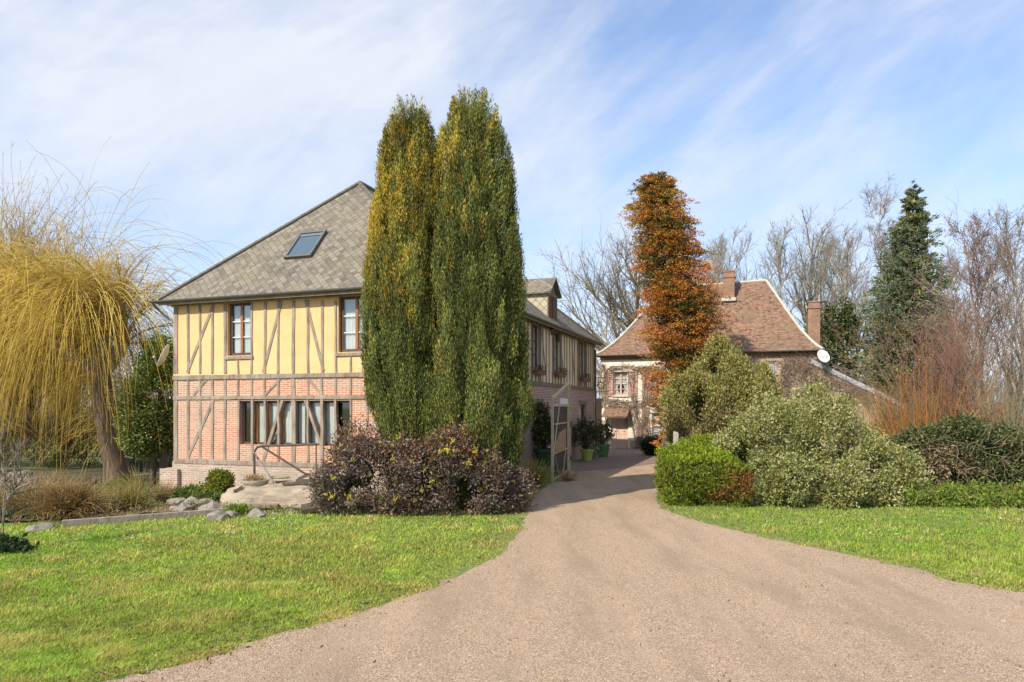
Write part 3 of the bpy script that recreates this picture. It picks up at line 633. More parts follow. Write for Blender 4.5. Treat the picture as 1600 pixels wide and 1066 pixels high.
# dormer on the east slope
du0, dz0 = EA.uz(863.5, 504); du1, _ = EA.uz(877, 507); dw = (du1-du0); dz0 = ZE+.25; dzt = EA.uz(868, 458)[1]; dpk = EA.uz(871, 437)[1]
dback = 4.0; nf = -.25
dm = MB(EA.tf); dm.box(du0, du1, nf-dback, nf, ZE-.02, dzt); dmo = dm.build('dormer', SLATE_D, house)
dr = MB(EA.tf); o2 = .18; um = (du0+du1)/2
for sgn, ue in ((-1, du0-o2), (1, du1+o2)):
    dr.hexa([(ue, nf-dback, dzt-.08), (um, nf-dback, dpk), (um, nf+.22, dpk), (ue, nf+.22, dzt-.08), (ue, nf-dback, dzt+.0), (um, nf-dback, dpk+.09), (um, nf+.22, dpk+.09), (ue, nf+.22, dzt+.0)])
dr.build('dormer_roof', SLATE, dmo)
dg = MB(EA.tf); dg.prism([(du0, dzt), (du1, dzt), (um, dpk-.02)], nf-.12, nf, 'y'); dg.box(du0-.03, du0+.1, nf, nf+.05, ZE+.1, dzt); dg.box(du1-.1, du1+.03, nf, nf+.05, ZE+.1, dzt); dg.box(du0+.1, du1-.1, nf, nf+.05, dzt-.12, dzt+.02); dg.build('gable', TIMBER_E, dmo)
dwn = MB(EA.tf); dwn.box(du0+.1, du1-.1, nf+.001, nf+.03, ZE+.15, dzt-.12); dwn.box(um-.04, um+.04, nf+.03, nf+.05, ZE+.15, dzt-.12); dwn.build('shutter', WOODF, dmo)
# window boxes hanging under the three east windows
fb = []
for i, (a, b_, c_, d_) in enumerate(eastw):
    uu = (a+b_)/2; wp = A+U*(W1+.2)+Vd*uu
    bt = thing('window_box', ['brown window box with dead plants, nearest the cypress on the shaded wall', 'brown window box with dead plants under the middle window of the shaded wall', 'brown window box with dead plants nearest the far end of the shaded wall'][i], 'window box', (wp.x, wp.y, c_-.24), YAW, 'window boxes on the shaded wall')
    x = MB(); hl = (b_-a)/2*.95
    x.hexa([(-.07, -hl+.03, 0), (.07, -hl+.03, 0), (.07, hl-.03, 0), (-.07, hl-.03, 0), (-.11, -hl, .2), (.11, -hl, .2), (.11, hl, .2), (-.11, hl, .2)]); x.build('box', VARN if 0 else m_plain('terracotta_box', (.17, .08, .05), (.24, .12, .08), 8, .8), bt)
    rg = np.random.default_rng(40+i); cc = rg.uniform((-.1, -hl, .2), (.16, hl, .38), (26, 3)); ax = unit(rg.normal(size=(26, 3))+np.array([.4, 0, .3]))
    npmesh('plant', [clump(rg, cc, 7, .05, ax, .6, (.05, .1), (.02, .04), np.tile([[.14, .08, .05]], (26, 1))*rg.uniform(.6, 1.5, (26, 1)))], LEAF, bt)
# lantern on the shaded wall
lu, lz = EA.uz(810+145/3.044, 420+300/3.044); lp = A+U*(W1+.16)+Vd*lu
lt = thing('wall_lantern', 'small dark lantern under the eaves of the shaded wall', 'lantern', (lp.x, lp.y, lz), YAW)
x = MB(); x.lathe([(.02, .22), (.11, .12), (.115, .1), (.09, .09), (.07, -.12), (.08, -.14), (.02, -.16)], 8); x.build('lamp_cage', IRON, lt); x = MB(); x.tube([(-.15, 0, .1), (-.1, 0, .26), (0, 0, .26), (0, 0, .2)], .012, 6); x.build('bracket', IRON, lt)
# satellite dish on the left corner
dpz = FR.uz(252, 562); dpw = A+U*(-.45)+Vd*.15
def dish(label, loc, rz, tilt, r, arm):
    th = thing('satellite_dish', label, 'satellite dish', loc, rz); prof = [(r*i/7, .28*r*(i/7)**2) for i in range(8)]
    x = MB(); n = 26; vs = [(0, 0, 0)]; 
    for rr_, zz_ in prof[1:]: vs += [(rr_*math.cos(2*math.pi*k/n), rr_*math.sin(2*math.pi*k/n)*1.08, zz_) for k in range(n)]
    fs = [(0, 1+k, 1+(k+1) % n) for k in range(n)]
    for i in range(len(prof)-2):
        for k in range(n): fs.append((1+i*n+k, 1+i*n+(k+1) % n, 1+(i+1)*n+(k+1) % n, 1+(i+1)*n+k))
    M = Matrix.Rotation(R(90-tilt), 4, 'X'); x.add([M @ Vector(v) for v in vs], fs)
    d = x.build('reflector', WHITEP, th, smooth=True, recalc=False); sm = d.modifiers.new('thick', 'SOLIDIFY'); sm.thickness = .012
    x = MB(); x.tube([M @ Vector((0, -r, .28*r)), M @ Vector((0, -r*.5, r*.95))], .012, 6); x.tube([M @ Vector((0, -r*.5, r*.93)), M @ Vector((0, -r*.35, r*.85))], .04, 8); x.build('feed_arm', ZINC, th)
    x = MB(); x.tube([(0, .03, 0), (0, .12, -.05), arm], .025, 8); x.build('bracket', ZINC, th)
    return th
dish('grey satellite dish seen edge-on at the left corner of the house', (dpw.x-.0, dpw.y, dpz[1]+.1), R(-74), 24, .40, (.1, .42, -.25))

# ------------------------------------------------------------------ cottage
B = Vector((5.8, 46, 0)); W2, D2, ZE2 = 13.0, 8.36, 6.07
FC = Face(B, 0, 'f'); cot = thing('cottage', 'cream cottage with faded rose windows and a steep red tiled roof', 'house', B, YAW)
q7 = lambda zx, zy: FC.uz(890+zx/3.331, 400+zy/3.331)
cw1 = rect(q7, 228, 302, 603, 727); cw2 = rect(q7, 430, 504, 606, 727); cw3 = rect(q7, 428, 506, 818, 952); cdo = rect(q7, 216, 306, 852, 1010); cw4 = rect(q7, 1022, 1076, 546, 614)
cdo = (cdo[0], cdo[1], 0, cdo[3]); usp = q7(930, 600)[0]
cwm = MB(FC.tf); wall(cwm, 0, usp, 0, ZE2, [cw1, cw2, (cw3[0], cw3[1], cw3[2], cw3[3]), cdo]); cwm.tf = None; cwm.box(0, .28, .28, D2, 0, ZE2); cwm.box(.28, W2-.28, D2-.28, D2, 0, ZE2); cwm.build('plaster_wall', CREAM, cot)
cbm = MB(FC.tf); wall(cbm, usp, W2, 0, ZE2, [cw4]); cbm.tf = None; cbm.box(W2-.28, W2, .28, D2, 0, ZE2); cbm.build('brick_wall', BRICK_W, cot)
x = MB(FC.tf); qu = q7(216, 900)[0]
x.box(-.02, qu-.2, -.02, .03, 0, q7(190, 855)[1]); x.build('brick_patch', BRICK_W, cot); x = MB(FC.tf); x.box(cdo[1]+.1, cdo[1]+.75, -.02, .03, 0, q7(330, 960)[1]); x.build('brick_patch', BRICK_W, cot)
x = MB(FC.tf); x.box(-.02, W2+.02, -.02, .06, ZE2-.32, ZE2-.12); x.build('brick_cornice', BRICK_C, cot)
for op in (cw1, cw2): window(FC, op, cot, 2, 4, ROSE, gather=True, fw=.08, mull=.12)
window(FC, cw3, cot, 2, 4, ROSE, fw=.08, mull=.12); window(FC, cw4, cot, 1, 1, WHITEP, fw=.07)
def shutter(u0, u1, z0, z1):
    x = MB(FC.tf); x.box(u0, u1, .01, .05, z0, z1); n = 4
    for i in range(1, n): u_ = u0+(u1-u0)*i/n; x.box(u_-.006, u_+.006, .05, .056, z0, z1)
    for z in (z0+.2, z1-.2): x.box(u0+.02, u1-.02, .05, .075, z-.05, z+.05)
    x.build('shutter', PINK, cot)
sw = .62
for op in (cw1, cw2): shutter(op[0]-sw-.02, op[0]-.02, op[2]-.03, op[3]+.02); shutter(op[1]+.02, op[1]+sw+.02, op[2]-.03, op[3]+.02)
for op in (cw1, cw2, cw4): x = MB(FC.tf); x.box(op[0]-.08, op[1]+.08, -.05, .08, op[2]-.09, op[2]-.005); x.build('window_sill', LIME, cot)
x = MB(FC.tf); a, b_, _, d_ = cdo
x.box(a+.003, a+.32, -.2, -.06, 0, d_-.003); x.box(a+.32, b_-.08, -.17, -.11, .03, d_-.1); x.box(b_-.08, b_-.003, -.2, -.08, 0, d_-.003); x.box(a+.32, b_-.08, -.2, -.08, d_-.1, d_-.003)
for i in range(1, 7): u_ = a+.32+(b_-a-.4)*i/7; x.box(u_-.012, u_+.012, -.11, -.10, .05, d_-.12)
x.box(a+.36, b_-.12, -.11, -.092, .95, 1.07)
cd = x.build('door', PINKD, cot); x = MB(FC.tf); x.tube([(b_-.2, -.08, 1.1), (b_-.33, -.08, 1.1)], .018, 6); x.build('handle', IRON, cd)
# little tiled roof over the door
pu0, pz1 = q7(188, 790); pu1 = q7(318, 790)[0]; pz0 = q7(250, 838)[1]
x = MB(FC.tf); x.hexa([(pu0-.1, .75, pz0-.02), (pu1-.1, .75, pz0-.02), (pu1, .02, pz1-.05), (pu0, .02, pz1-.05), (pu0-.1, .75, pz0+.08), (pu1-.1, .75, pz0+.08), (pu1, .02, pz1+.05), (pu0, .02, pz1+.05)]); po = x.build('porch_roof', TILE, cot)
x = MB(FC.tf)
for u_ in (pu0+.12, pu1-.22): x.bar((u_, .02, pz0-.55), (u_, .62, pz0-.03), .07, .07); x.bar((u_, .03, pz0-.6), (u_, .03, pz0), .07, .06)
x.build('porch_bracket', TIMBER_E, po)
# roof with a flared foot
xa = 3.7; xb_ = 10.2; RISE2 = 4.97
hs = [(0, 0), (.10, .055), (.22, .145), (.36, .27), (.6, .535), (1, 1)]
x = MB(); vs, fs = hip_roof(W2, D2, .3, ZE2, RISE2, D2/2-.002, D2/2-.002, xa, xb_, hs); x.add(vs, fs); cr = x.build('roof', TILE, cot); weld(cr)
x = MB()
for cx, tx in ((-.3, xa), (W2+.3, xb_)):
    for cy in (-.3, D2+.3):
        pts = [(cx+s_*(tx-cx), cy+s_*(D2/2-cy), ZE2+h_*RISE2+.03) for s_, h_ in hs]; x.tube(pts, .085, 8)
x.tube([(xa, D2/2, ZE2+RISE2+.02), ((xa+xb_)/2, D2/2, ZE2+RISE2-.04), (xb_, D2/2, ZE2+RISE2+.02)], .085, 8); x.build('ridge_cap', LIME, cr)
x = MB(); gutter(x, (-.42, -.37, ZE2-.02), (W2+.4, -.37, ZE2-.0), .08); x.build('gutter', DKZINC, cot)
def chimney(u0, u1, v0, v1, z0, z1):
    x = MB(); x.box(u0, u1, v0, v1, z0, z1-.45); x.box(u0-.05, u1+.05, v0-.05, v1+.05, z1-.45, z1-.32); x.box(u0-.002, u1+.002, v0-.002, v1+.002, z1-.32, z1-.08); x.box(u0-.04, u1+.04, v0-.04, v1+.04, z1-.08, z1)
    c = x.build('chimney', BRICK_C, cot); x = MB(); x.box(u0-.07, u1+.07, v0-.09, v0+.05, z0+.05, z0+.32); 
    return c, x
p = plane_hit(1139, 449, B+Vd*(D2/2-.9), -Vd)-B; cuv = p.dot(U)
zb = ZE2+RISE2*.70; c, x = chimney(cuv-.36, cuv+.36, D2/2-1.15, D2/2-.35, zb, CH+216*45.6/F); x = MB(); x.box(cuv-.45, cuv+.45, D2/2-1.3, D2/2-1.13, zb+.1, zb+.32); x.build('flashing', LIME, c)
cz = CH+170*41.7/F; c, x = chimney(W2-.42, W2+.25, 1.2, 2.0, 4.3, cz)
# lean-to on the right with its zinc verge
lu1 = q7(0, 0) and FC.uz(1410, 632)[0]; lz0 = 5.45; lz1 = FC.uz(1410, 632)[1]
x = MB(FC.tf); x.prism([(W2+.02, 0), (lu1-.1, 0), (lu1-.1, lz1-.2), (W2+.02, lz0-.2)], -4.5, .0, 'y'); x.build('lean_to_wall', BRICK_W, cot)
x = MB(FC.tf); x.hexa([(W2+.02, .1, lz0-.2), (lu1+.15, .1, lz1-.22), (lu1+.15, -4.7, lz1-.22), (W2+.02, -4.7, lz0-.2), (W2+.02, .1, lz0-.03), (lu1+.15, .1, lz1-.05), (lu1+.15, -4.7, lz1-.05), (W2+.02, -4.7, lz0-.03)]); lr = x.build('lean_to_roof', TILE, cot)
x = MB(FC.tf); n = 7
for i in range(n):
    a = i/n; b_ = (i+1)/n; ua, ub = W2-.35+(lu1+.5-W2)*a, W2-.35+(lu1+.5-W2)*b_; za, zb_ = lz0+.13+(lz1-lz0-.1)*a, lz0+.13+(lz1-lz0-.1)*b_; k = .004*(i % 2)
    x.hexa([(ua, .12+k, za-.3), (ub, .12+k, zb_-.3), (ub, -.3, zb_-.3), (ua, -.3, za-.3), (ua, .16+k, za-.02), (ub, .16+k, zb_-.02), (ub, -.3, zb_+.02), (ua, -.3, za+.02)])
x.build('verge_flashing', m_plain('pale_zinc', (.36, .38, .42), (.50, .52, .56), 3, .55, .15, metal=.2), lr)
# dish on the cottage's right corner
dl = FC.uz(1284, 559); dw_ = B+U*dl[0]-Vd*.55
dish('round white satellite dish at the right corner of the cottage', (dw_.x, dw_.y, dl[1]), R(12), 25, .39, (-.1, .5, -.12))

# ------------------------------------------------------------------ gate
G0 = Vector((1.43, 25.0, 0)); G1 = Vector((2.38, 29.1, 0)); gl = (G1-G0).length; grz = math.atan2(G1.y-G0.y, G1.x-G0.x)
gate = thing('metal_gate', 'tall weathered cream metal gate leaf standing open beside the drive', 'gate', G0, grz)
h0, h1_ = 3.0, 3.72; x = MB()
x.box(0, .09, -.045, .045, .02, h0); x.box(gl-.09, gl, -.045, .045, .02, h1_); x.box(gl-.62, gl-.5, -.04, .04, .1, h1_-.12)
x.bar((0, 0, h0), (gl, 0, h1_), .085, .085); x.box(.09, gl-.09, -.035, .035, .06, .15); x.box(.09, gl-.09, -.03, .03, 2.72, 2.80); x.box(.09, gl-.62, -.025, .025, 1.0, 1.06); x.box(.5, gl-.9, -.02, .02, 2.05, 2.1)
x.bar((.1, 0, .9), (1.5, 0, 2.7), .06, .05); x.bar((1.4, 0, .16), (.4, 0, 1.0), .05, .04); x.bar((2.4, 0, .16), (3.1, 0, 1.0), .05, .04)
x.build('gate_frame', GATEP, gate)
x = MB()
for i in range(1, 34): u_ = .09+(gl-.7)*i/34; x.box(u_-.006, u_+.006, -.006, .006, .15, 2.72)
for i in range(1, 20): z = .15+2.57*i/20; x.box(.09, gl-.62, .006, .016, z-.006, z+.006)
x.build('wire_mesh', IRON, gate)
x = MB(); x.box(1.5, gl-.75, -.045, -.03, 2.81, 3.03); x.build('blank_plate', WHITEP, gate)
x = MB(); x.prism([(.35, 1.06), (2.9, 1.06), (2.9, 1.85), (1.4, 1.75), (.4, 1.35)], -.05, -.03, 'y'); x.build('lower_panel', m_plain('rusty_sheet', (.32, .17, .10), (.44, .27, .17), 3, .8), gate)
x = MB(); x.box(gl-.12, gl+.02, -.09, -.045, 1.9, 2.1); x.box(gl-.12, gl+.02, -.09, -.045, .5, .7); x.build('hinge', IRON, gate)
# wrought iron bracket with a yellow ring at the far corner
hp = A+U*(W1+.02)+Vd*(L1-.05); hz_ = at(936, 603, 40.5).z
hs_ = thing('iron_sign', 'wrought iron bracket sign with a yellow ring between the two houses', 'sign', (hp.x, hp.y, hz_), 0)
x = MB(); x.tube([(-.05, 0, .42), (.66, 0, .42)], .02, 6); x.tube([(-.05, 0, -.36), (.66, 0, -.36)], .02, 6); x.tube([(.04, 0, .42), (.04, 0, -.36)], .016, 6)
for k in range(8): t_ = k*math.pi/4; x.tube([(.36+.22*math.cos(t_), 0, .22*math.sin(t_)), (.36+.30*math.cos(t_+.35), 0, .30*math.sin(t_+.35)), (.36+.33*math.cos(t_), 0, .33*math.sin(t_))], .014, 5)
x.build('bracket', IRON, hs_)
x = MB(); n = 20; x.tube([(.36+.18*math.cos(2*math.pi*k/n), 0, .18*math.sin(2*math.pi*k/n)) for k in range(n+1)], .04, 6); x.build('ring', m_plain('yellow_paint', (.45, .36, .04), (.55, .45, .08), 6, .6), hs_)
# pier between the houses
pb = thing('brick_pier', 'narrow mossy brick wall filling the gap between the two houses', 'wall', (4.95, 41.6, 0), 0)
x = MB(); x.box(0, .36, 0, .35, 0, 3.1); x.box(-.04, .40, -.04, .39, 3.1, 3.2); x.build('wall', BRICK_W, pb)
x = MB(); x.tube([(0, -.03, 1.9), (.18, -.05, 1.95), (.38, -.03, 1.9)], .02, 6); x.build('rail', IRON, pb)
# ------------------------------------------------------------------ twin-topped cypress
def palette(rng, n, cols, wts): return np.array(cols)[rng.choice(len(cols), n, p=np.array(wts)/sum(wts))]
YC = 18.65; rng = np.random.default_rng(21); PXM = F/YC; FLAT = .74
def prof(tab, z): t_ = np.array(tab, float); return np.interp(z, t_[::-1, 0], t_[::-1, 1])
zpx = lambda py: CH-(py-HY)/PXM
lobes = [(640, [(156, 4), (165, 12), (185, 23), (215, 35), (250, 45), (300, 52), (350, 56), (420, 63), (480, 70), (560, 70), (620, 62), (660, 50), (720, 38), (800, 20)]),
         (738, [(138, 4), (148, 12), (170, 28), (210, 46), (250, 57), (310, 64), (350, 68), (420, 76), (480, 85), (560, 94), (640, 95), (690, 88), (730, 74), (800, 45)])]
XC = (690-800)/PXM
cy = thing('cypress', 'tall dense twin-topped cypress, golden on its upper left, beside the half-timbered house', 'tree', (XC, YC, 0))
L_ = [(np.array([(cx-800)/PXM, YC+dy]), [(zpx(p), r/PXM) for p, r in tb]) for (cx, tb), dy in zip(lobes, (.0, .05))]
chunks = []; cen = []; nor = []
for li, (c, tb) in enumerate(L_):
    n = 7000 if li == 0 else 9500
    ztop = tb[0][0]-.22; z = ztop-(ztop-.2)*rng.random(n)**.85; th = rng.uniform(0, 2*np.pi, n); r = prof(tb, z)*.94
    keep = rng.random(n) < r/max(v for _, v in tb)+.12; z, th, r = z[keep], th[keep], r[keep]
    u = np.stack([np.cos(th), np.sin(th)*FLAT, np.zeros_like(z)], 1)
    P0 = np.concatenate([c+u[:, :2]*r[:, None], z[:, None]], 1)
    nz = vnoise(P0*np.array([1, 1, .16]), 1.5)+.55*vnoise(P0*np.array([1, 1, .25]), 3.4)
    cl = np.abs(vnoise(np.stack([np.cos(th)*1.9+li*7, np.sin(th)*1.9, z*.13], 1), 1.25)-.5)*2; nz += .8*np.clip(vnoise(P0*np.array([1, 1, .3]), 5.2)-.5, -.2, .5); f = 1-.62*np.clip(nz-.70, -.16, 1)-.10*rng.random(len(z))**2-.42*np.clip(1-cl/.16, 0, 1)*np.clip((ztop-z)/3, 0, 1); P0[:, :2] = c+u[:, :2]*(r*f)[:, None]
    oc_, ot = L_[1-li]; dd_ = np.hypot(P0[:, 0]-oc_[0], (P0[:, 1]-oc_[1])/FLAT); kk = dd_ > prof(ot, P0[:, 2])*.80
    cen.append(P0[kk]); nor.append(u[kk])
cen = np.concatenate(cen); nor = np.concatenate(nor); n = len(cen)
q = vnoise(cen*np.array([1, 1, .35]), .75); g = np.clip((cen[:, 2]-4.2)/4.5, 0, 1)*np.clip((XC+.45-cen[:, 0])/1.2, .0, 1)
colr = palette(rng, n, [(.145, .17, .05), (.215, .22, .062), (.095, .125, .044), (.28, .265, .068)], [4, 3, 2.5, 1.3])
gold = palette(rng, n, [(.40, .30, .04), (.45, .32, .045), (.33, .28, .05), (.46, .27, .05)], [3, 2, 3, .8])
gm = (rng.random(n) < np.clip(g*1.15*(q-.10)+np.where((q > .68) & (cen[:, 0] < XC+.6), .35, 0)+.01+.10*np.clip((cen[:, 2]-6)/4, 0, 1), 0, .85)); colr[gm] = gold[gm]
colr *= rng.uniform(.65, 1.25, (n, 1))*(.42+1.15*vnoise(cen*np.array([1, 1, .32]), 3.6, 4))[:, None]  # uneven brightness put into the colour for bright plumes and dark clefts
ax = unit(nor*np.array([.18, .18, 0])+np.array([0, 0, 1.])+rng.normal(size=(n, 3))*.05)
pl_len = rng.uniform(.35, .85, n)
for s_, wdt, kk_ in ((-.42, .04, 7), (-.25, .055, 9), (-.08, .06, 10), (.1, .052, 9), (.27, .036, 7), (.43, .018, 4)):   # sprays stacked up each plume
    cc = cen+ax*(pl_len*s_)[:, None]
    chunks.append(clump(rng, cc, kk_, wdt, unit(ax+nor*.12), .26, (.06, .13), (.012, .024), colr*(1+.35*s_), .13, .2))
for c, tb in L_:   # added opaque core behind the plumes, inner shade put into its dark green
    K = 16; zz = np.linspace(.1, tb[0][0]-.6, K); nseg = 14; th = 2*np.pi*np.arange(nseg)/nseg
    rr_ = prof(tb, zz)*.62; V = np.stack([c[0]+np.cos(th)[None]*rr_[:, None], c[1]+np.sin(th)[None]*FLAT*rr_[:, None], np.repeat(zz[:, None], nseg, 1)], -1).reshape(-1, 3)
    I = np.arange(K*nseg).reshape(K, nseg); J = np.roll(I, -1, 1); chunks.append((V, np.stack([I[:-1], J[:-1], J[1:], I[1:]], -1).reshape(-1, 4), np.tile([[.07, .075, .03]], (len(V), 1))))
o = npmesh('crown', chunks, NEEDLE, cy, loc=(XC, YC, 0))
P = np.array([[[XC+(c[0]-XC)*i/4, YC, -.1+i*1.2] for i in range(5)] for c, _ in L_]); P[:, 0, 0] = [XC-.25, XC+.25]
npmesh('trunk', [tubes(P, np.array([[.24, .21, .18, .15, .12]]*2), 8, (.14, .09, .06))], BARK, cy, loc=(XC, YC, 0))

# ------------------------------------------------------------------ shrubs made of leaf clumps
def shrub(name, label, cat, ells, dens, k, spread, L, W, cols, wts, seed, mat=None, amp=.25, ns=1.2, up=.4, arand=.55, crand=.2, core=.74, base=None, group=None, colfn=None, out=.7, corecol=None, zmin=.03, parent=None, kind=None, nsz=1.0, sq=2.0):
    rng = np.random.default_rng(seed); mat = mat or LEAF; cen = []; nor = []
    E = [(np.array(c, float), np.array(r, float)) for c, r in ells]
    for i, (c, r) in enumerate(E):
        n = int(dens*4*np.pi*((r[0]*r[1])**1.6/3+(r[0]*r[2])**1.6/3+(r[1]*r[2])**1.6/3)**(1/1.6)); d = unit(rng.normal(size=(n, 3))); d = d/((np.abs(d)**sq).sum(1, keepdims=True)**(1/sq))
        p = c+d*r; f = 1-amp*np.clip((vnoise(p*np.array([1, 1, nsz]), ns, seed)+.5*vnoise(p, ns*2.7, seed))-.45, -.25, 1)
        p = c+d*r*(f*rng.uniform(.9, 1.03, n))[:, None]; nn = unit(d/r); ok = p[:, 2] > zmin+gz(p[:, 0], p[:, 1])
        for j, (c2, r2) in enumerate(E):
            if j != i: ok &= (np.abs((p-c2)/r2)**sq).sum(1) > .80
        cen.append(p[ok]); nor.append(nn[ok])
    cen = np.concatenate(cen); nor = np.concatenate(nor)
    inn = rng.random(len(cen)) < .55      # leaves carried deeper on the inner twigs
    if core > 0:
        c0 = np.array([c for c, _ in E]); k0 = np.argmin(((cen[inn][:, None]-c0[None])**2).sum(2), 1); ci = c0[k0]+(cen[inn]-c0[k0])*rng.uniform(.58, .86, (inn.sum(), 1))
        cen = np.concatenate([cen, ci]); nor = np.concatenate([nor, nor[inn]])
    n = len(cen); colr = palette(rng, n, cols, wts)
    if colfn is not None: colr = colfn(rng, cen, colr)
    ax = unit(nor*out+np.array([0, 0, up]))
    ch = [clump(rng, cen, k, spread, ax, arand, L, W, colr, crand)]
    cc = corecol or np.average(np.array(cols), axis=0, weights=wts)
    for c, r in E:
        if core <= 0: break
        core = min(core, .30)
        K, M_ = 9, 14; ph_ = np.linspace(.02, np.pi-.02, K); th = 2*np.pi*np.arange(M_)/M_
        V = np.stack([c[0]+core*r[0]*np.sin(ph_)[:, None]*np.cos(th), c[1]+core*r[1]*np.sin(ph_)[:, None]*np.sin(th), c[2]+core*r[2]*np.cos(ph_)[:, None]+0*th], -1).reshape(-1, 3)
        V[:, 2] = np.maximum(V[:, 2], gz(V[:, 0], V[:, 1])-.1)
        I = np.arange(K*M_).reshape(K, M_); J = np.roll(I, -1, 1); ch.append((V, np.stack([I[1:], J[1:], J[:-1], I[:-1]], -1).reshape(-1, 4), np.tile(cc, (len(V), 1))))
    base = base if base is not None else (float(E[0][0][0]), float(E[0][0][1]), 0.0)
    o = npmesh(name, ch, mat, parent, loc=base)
    if not parent: tag(o, label, cat, group, kind)
    return o, cen
def gp(px, d): return (px-800)/F*d
# purple-leaved mahonia in front of the cypress
E = [((gp(562, 17.95), 17.95, 1.0), (1.2, .8, 1.28)), ((gp(533, 17.8), 17.8, .7), (.92, .75, .95)), ((gp(640, 17.8), 17.8, .85), (1.05, .8, 1.2)), ((gp(706, 17.8), 17.8, 1.0), (1.05, .8, 1.27)), ((gp(745, 17.8), 17.8, .8), (.95, .8, 1.0)), ((gp(790, 18.3), 18.3, .45), (.72, .65, .75))]
def mah(rng, p, c):
    q = vnoise(p, 1.3, 3); top = np.clip((p[:, 2]-.9)/1.3, 0, 1)
    r = rng.random(len(p)) < np.clip((q-.38)*2.1, 0, 1)*top*.8; c = c.copy(); c[r] = palette(rng, r.sum(), [(.30, .11, .06), (.25, .12, .075), (.36, .17, .055), (.2, .14, .06)], [2, 3, 1.3, 2]); return c
mb_, mc = shrub('mahonia_shrub', 'broad purple-brown leaved shrub with yellow flower clusters at the foot of the cypress', 'shrub', E, 58, 11, .085, (.06, .13), (.022, .045), [(.12, .075, .068), (.18, .115, .092), (.10, .105, .058), (.25, .16, .12), (.25, .21, .17)], [3, 3, 2, 2, 1.6], 31, mat=GLOSSY, amp=.52, ns=1.7, up=.15, arand=.7, colfn=mah, core=.7, corecol=(.035, .028, .022))  # palest grey-mauve leaf tone stands in for sky reflections on the leaves
rng = np.random.default_rng(8); front = mc[(mc[:, 1] < 17.95) & (mc[:, 2] > .35)]; pick = front[rng.choice(len(front), 64, replace=False)]; fl = []
mst, tt, bb = newmat('yellow_petals'); bb.inputs['Base Color'].default_value = (.55, .47, .045, 1); bb.inputs['Roughness'].default_value = .6; YEL = mst
for v in range(3):
    cc = rng.normal(size=(14, 3))*.034; fl.append(clump(rng, cc, 4, .012, unit(rng.normal(size=(14, 3))), .5, (.03, .045), (.016, .026), np.tile([[.6, .5, .05]], (14, 1))))
protos = []
for i, p in enumerate(pick):
    if i < 3: o = npmesh('flower_cluster', [fl[i]], YEL, mb_); protos.append(o)
    else: o = protos[i % 3].copy(); col.objects.link(o); o.parent = mb_
    d = np.array([0, -.1, .06]); o.location = Vector(p+d)-mb_.location; o.rotation_euler = (0, 0, i); o.scale = (.78+.3*math.sin(i*3.3),)*3

# right side of the drive
VG = [(.31, .31, .11), (.24, .255, .08), (.40, .39, .17), (.17, .195, .055), (.46, .44, .23)]; VW = [4, 3, 3, 2, 1.6]
E = [((gp(1250, 20.6), 20.6, 1.5), (2.05, 1.7, 1.82)), ((gp(1190, 20.3), 20.3, 1.05), (1.1, 1.1, 1.35)), ((gp(1325, 20.2), 20.2, 1.1), (1.35, 1.4, 1.3)), ((gp(1235, 19.3), 19.3, .6), (1.3, 1.05, .95)), ((gp(1300, 19.1), 19.1, .55), (1.3, .95, .85)), ((gp(1365, 19.3), 19.4, .6), (.85, .9, .95)), ((gp(1395, 20.4), 20.4, .7), (.8, .9, 1.0)), ((gp(1150, 20.6), 20.6, .9), (.75, 1.0, 1.1))]
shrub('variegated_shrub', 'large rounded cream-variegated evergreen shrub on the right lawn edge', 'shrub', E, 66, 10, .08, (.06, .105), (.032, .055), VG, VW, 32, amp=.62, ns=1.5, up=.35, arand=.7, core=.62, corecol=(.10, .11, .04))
def hed(rng, p, c):
    q = vnoise(p, 1.1, 9); c = c.copy(); b_ = (p[:, 0] > 4.5) & (p[:, 2] < 1.0) & (p[:, 2] > .2) & (q > .40) & (rng.random(len(p)) < .8); c[b_] = palette(rng, b_.sum(), [(.26, .12, .04), (.20, .11, .04)], [1, 1]); t_ = (p[:, 2] > 1.22); c[t_] = c[t_]*np.array([1.3, 1.35, .9]); return c
E = [((gp(1092, 19.8), 19.8, .68), (1.08, .95, .74)), ((gp(1140, 19.3), 19.3, .52), (.50, .55, .62)), ((gp(1085, 20.6), 20.9, .85), (1.0, 1.0, .74)), ((gp(1110, 22.2), 22.2, .9), (1.1, 1.2, .85))]
shrub('clipped_hedge', 'low clipped golden-green conifer hedge with a rusty brown patch beside the drive', 'hedge', E, 150, 9, (.05, .05, .045), (.06, .12), (.022, .04), [(.15, .19, .022), (.20, .22, .028), (.10, .14, .025), (.24, .24, .04)], [3, 3, 3, 1.2], 33, mat=NEEDLE, amp=.30, ns=2.2, up=.75, arand=.6, colfn=hed, sq=4.5, core=.80, corecol=(.11, .13, .025))
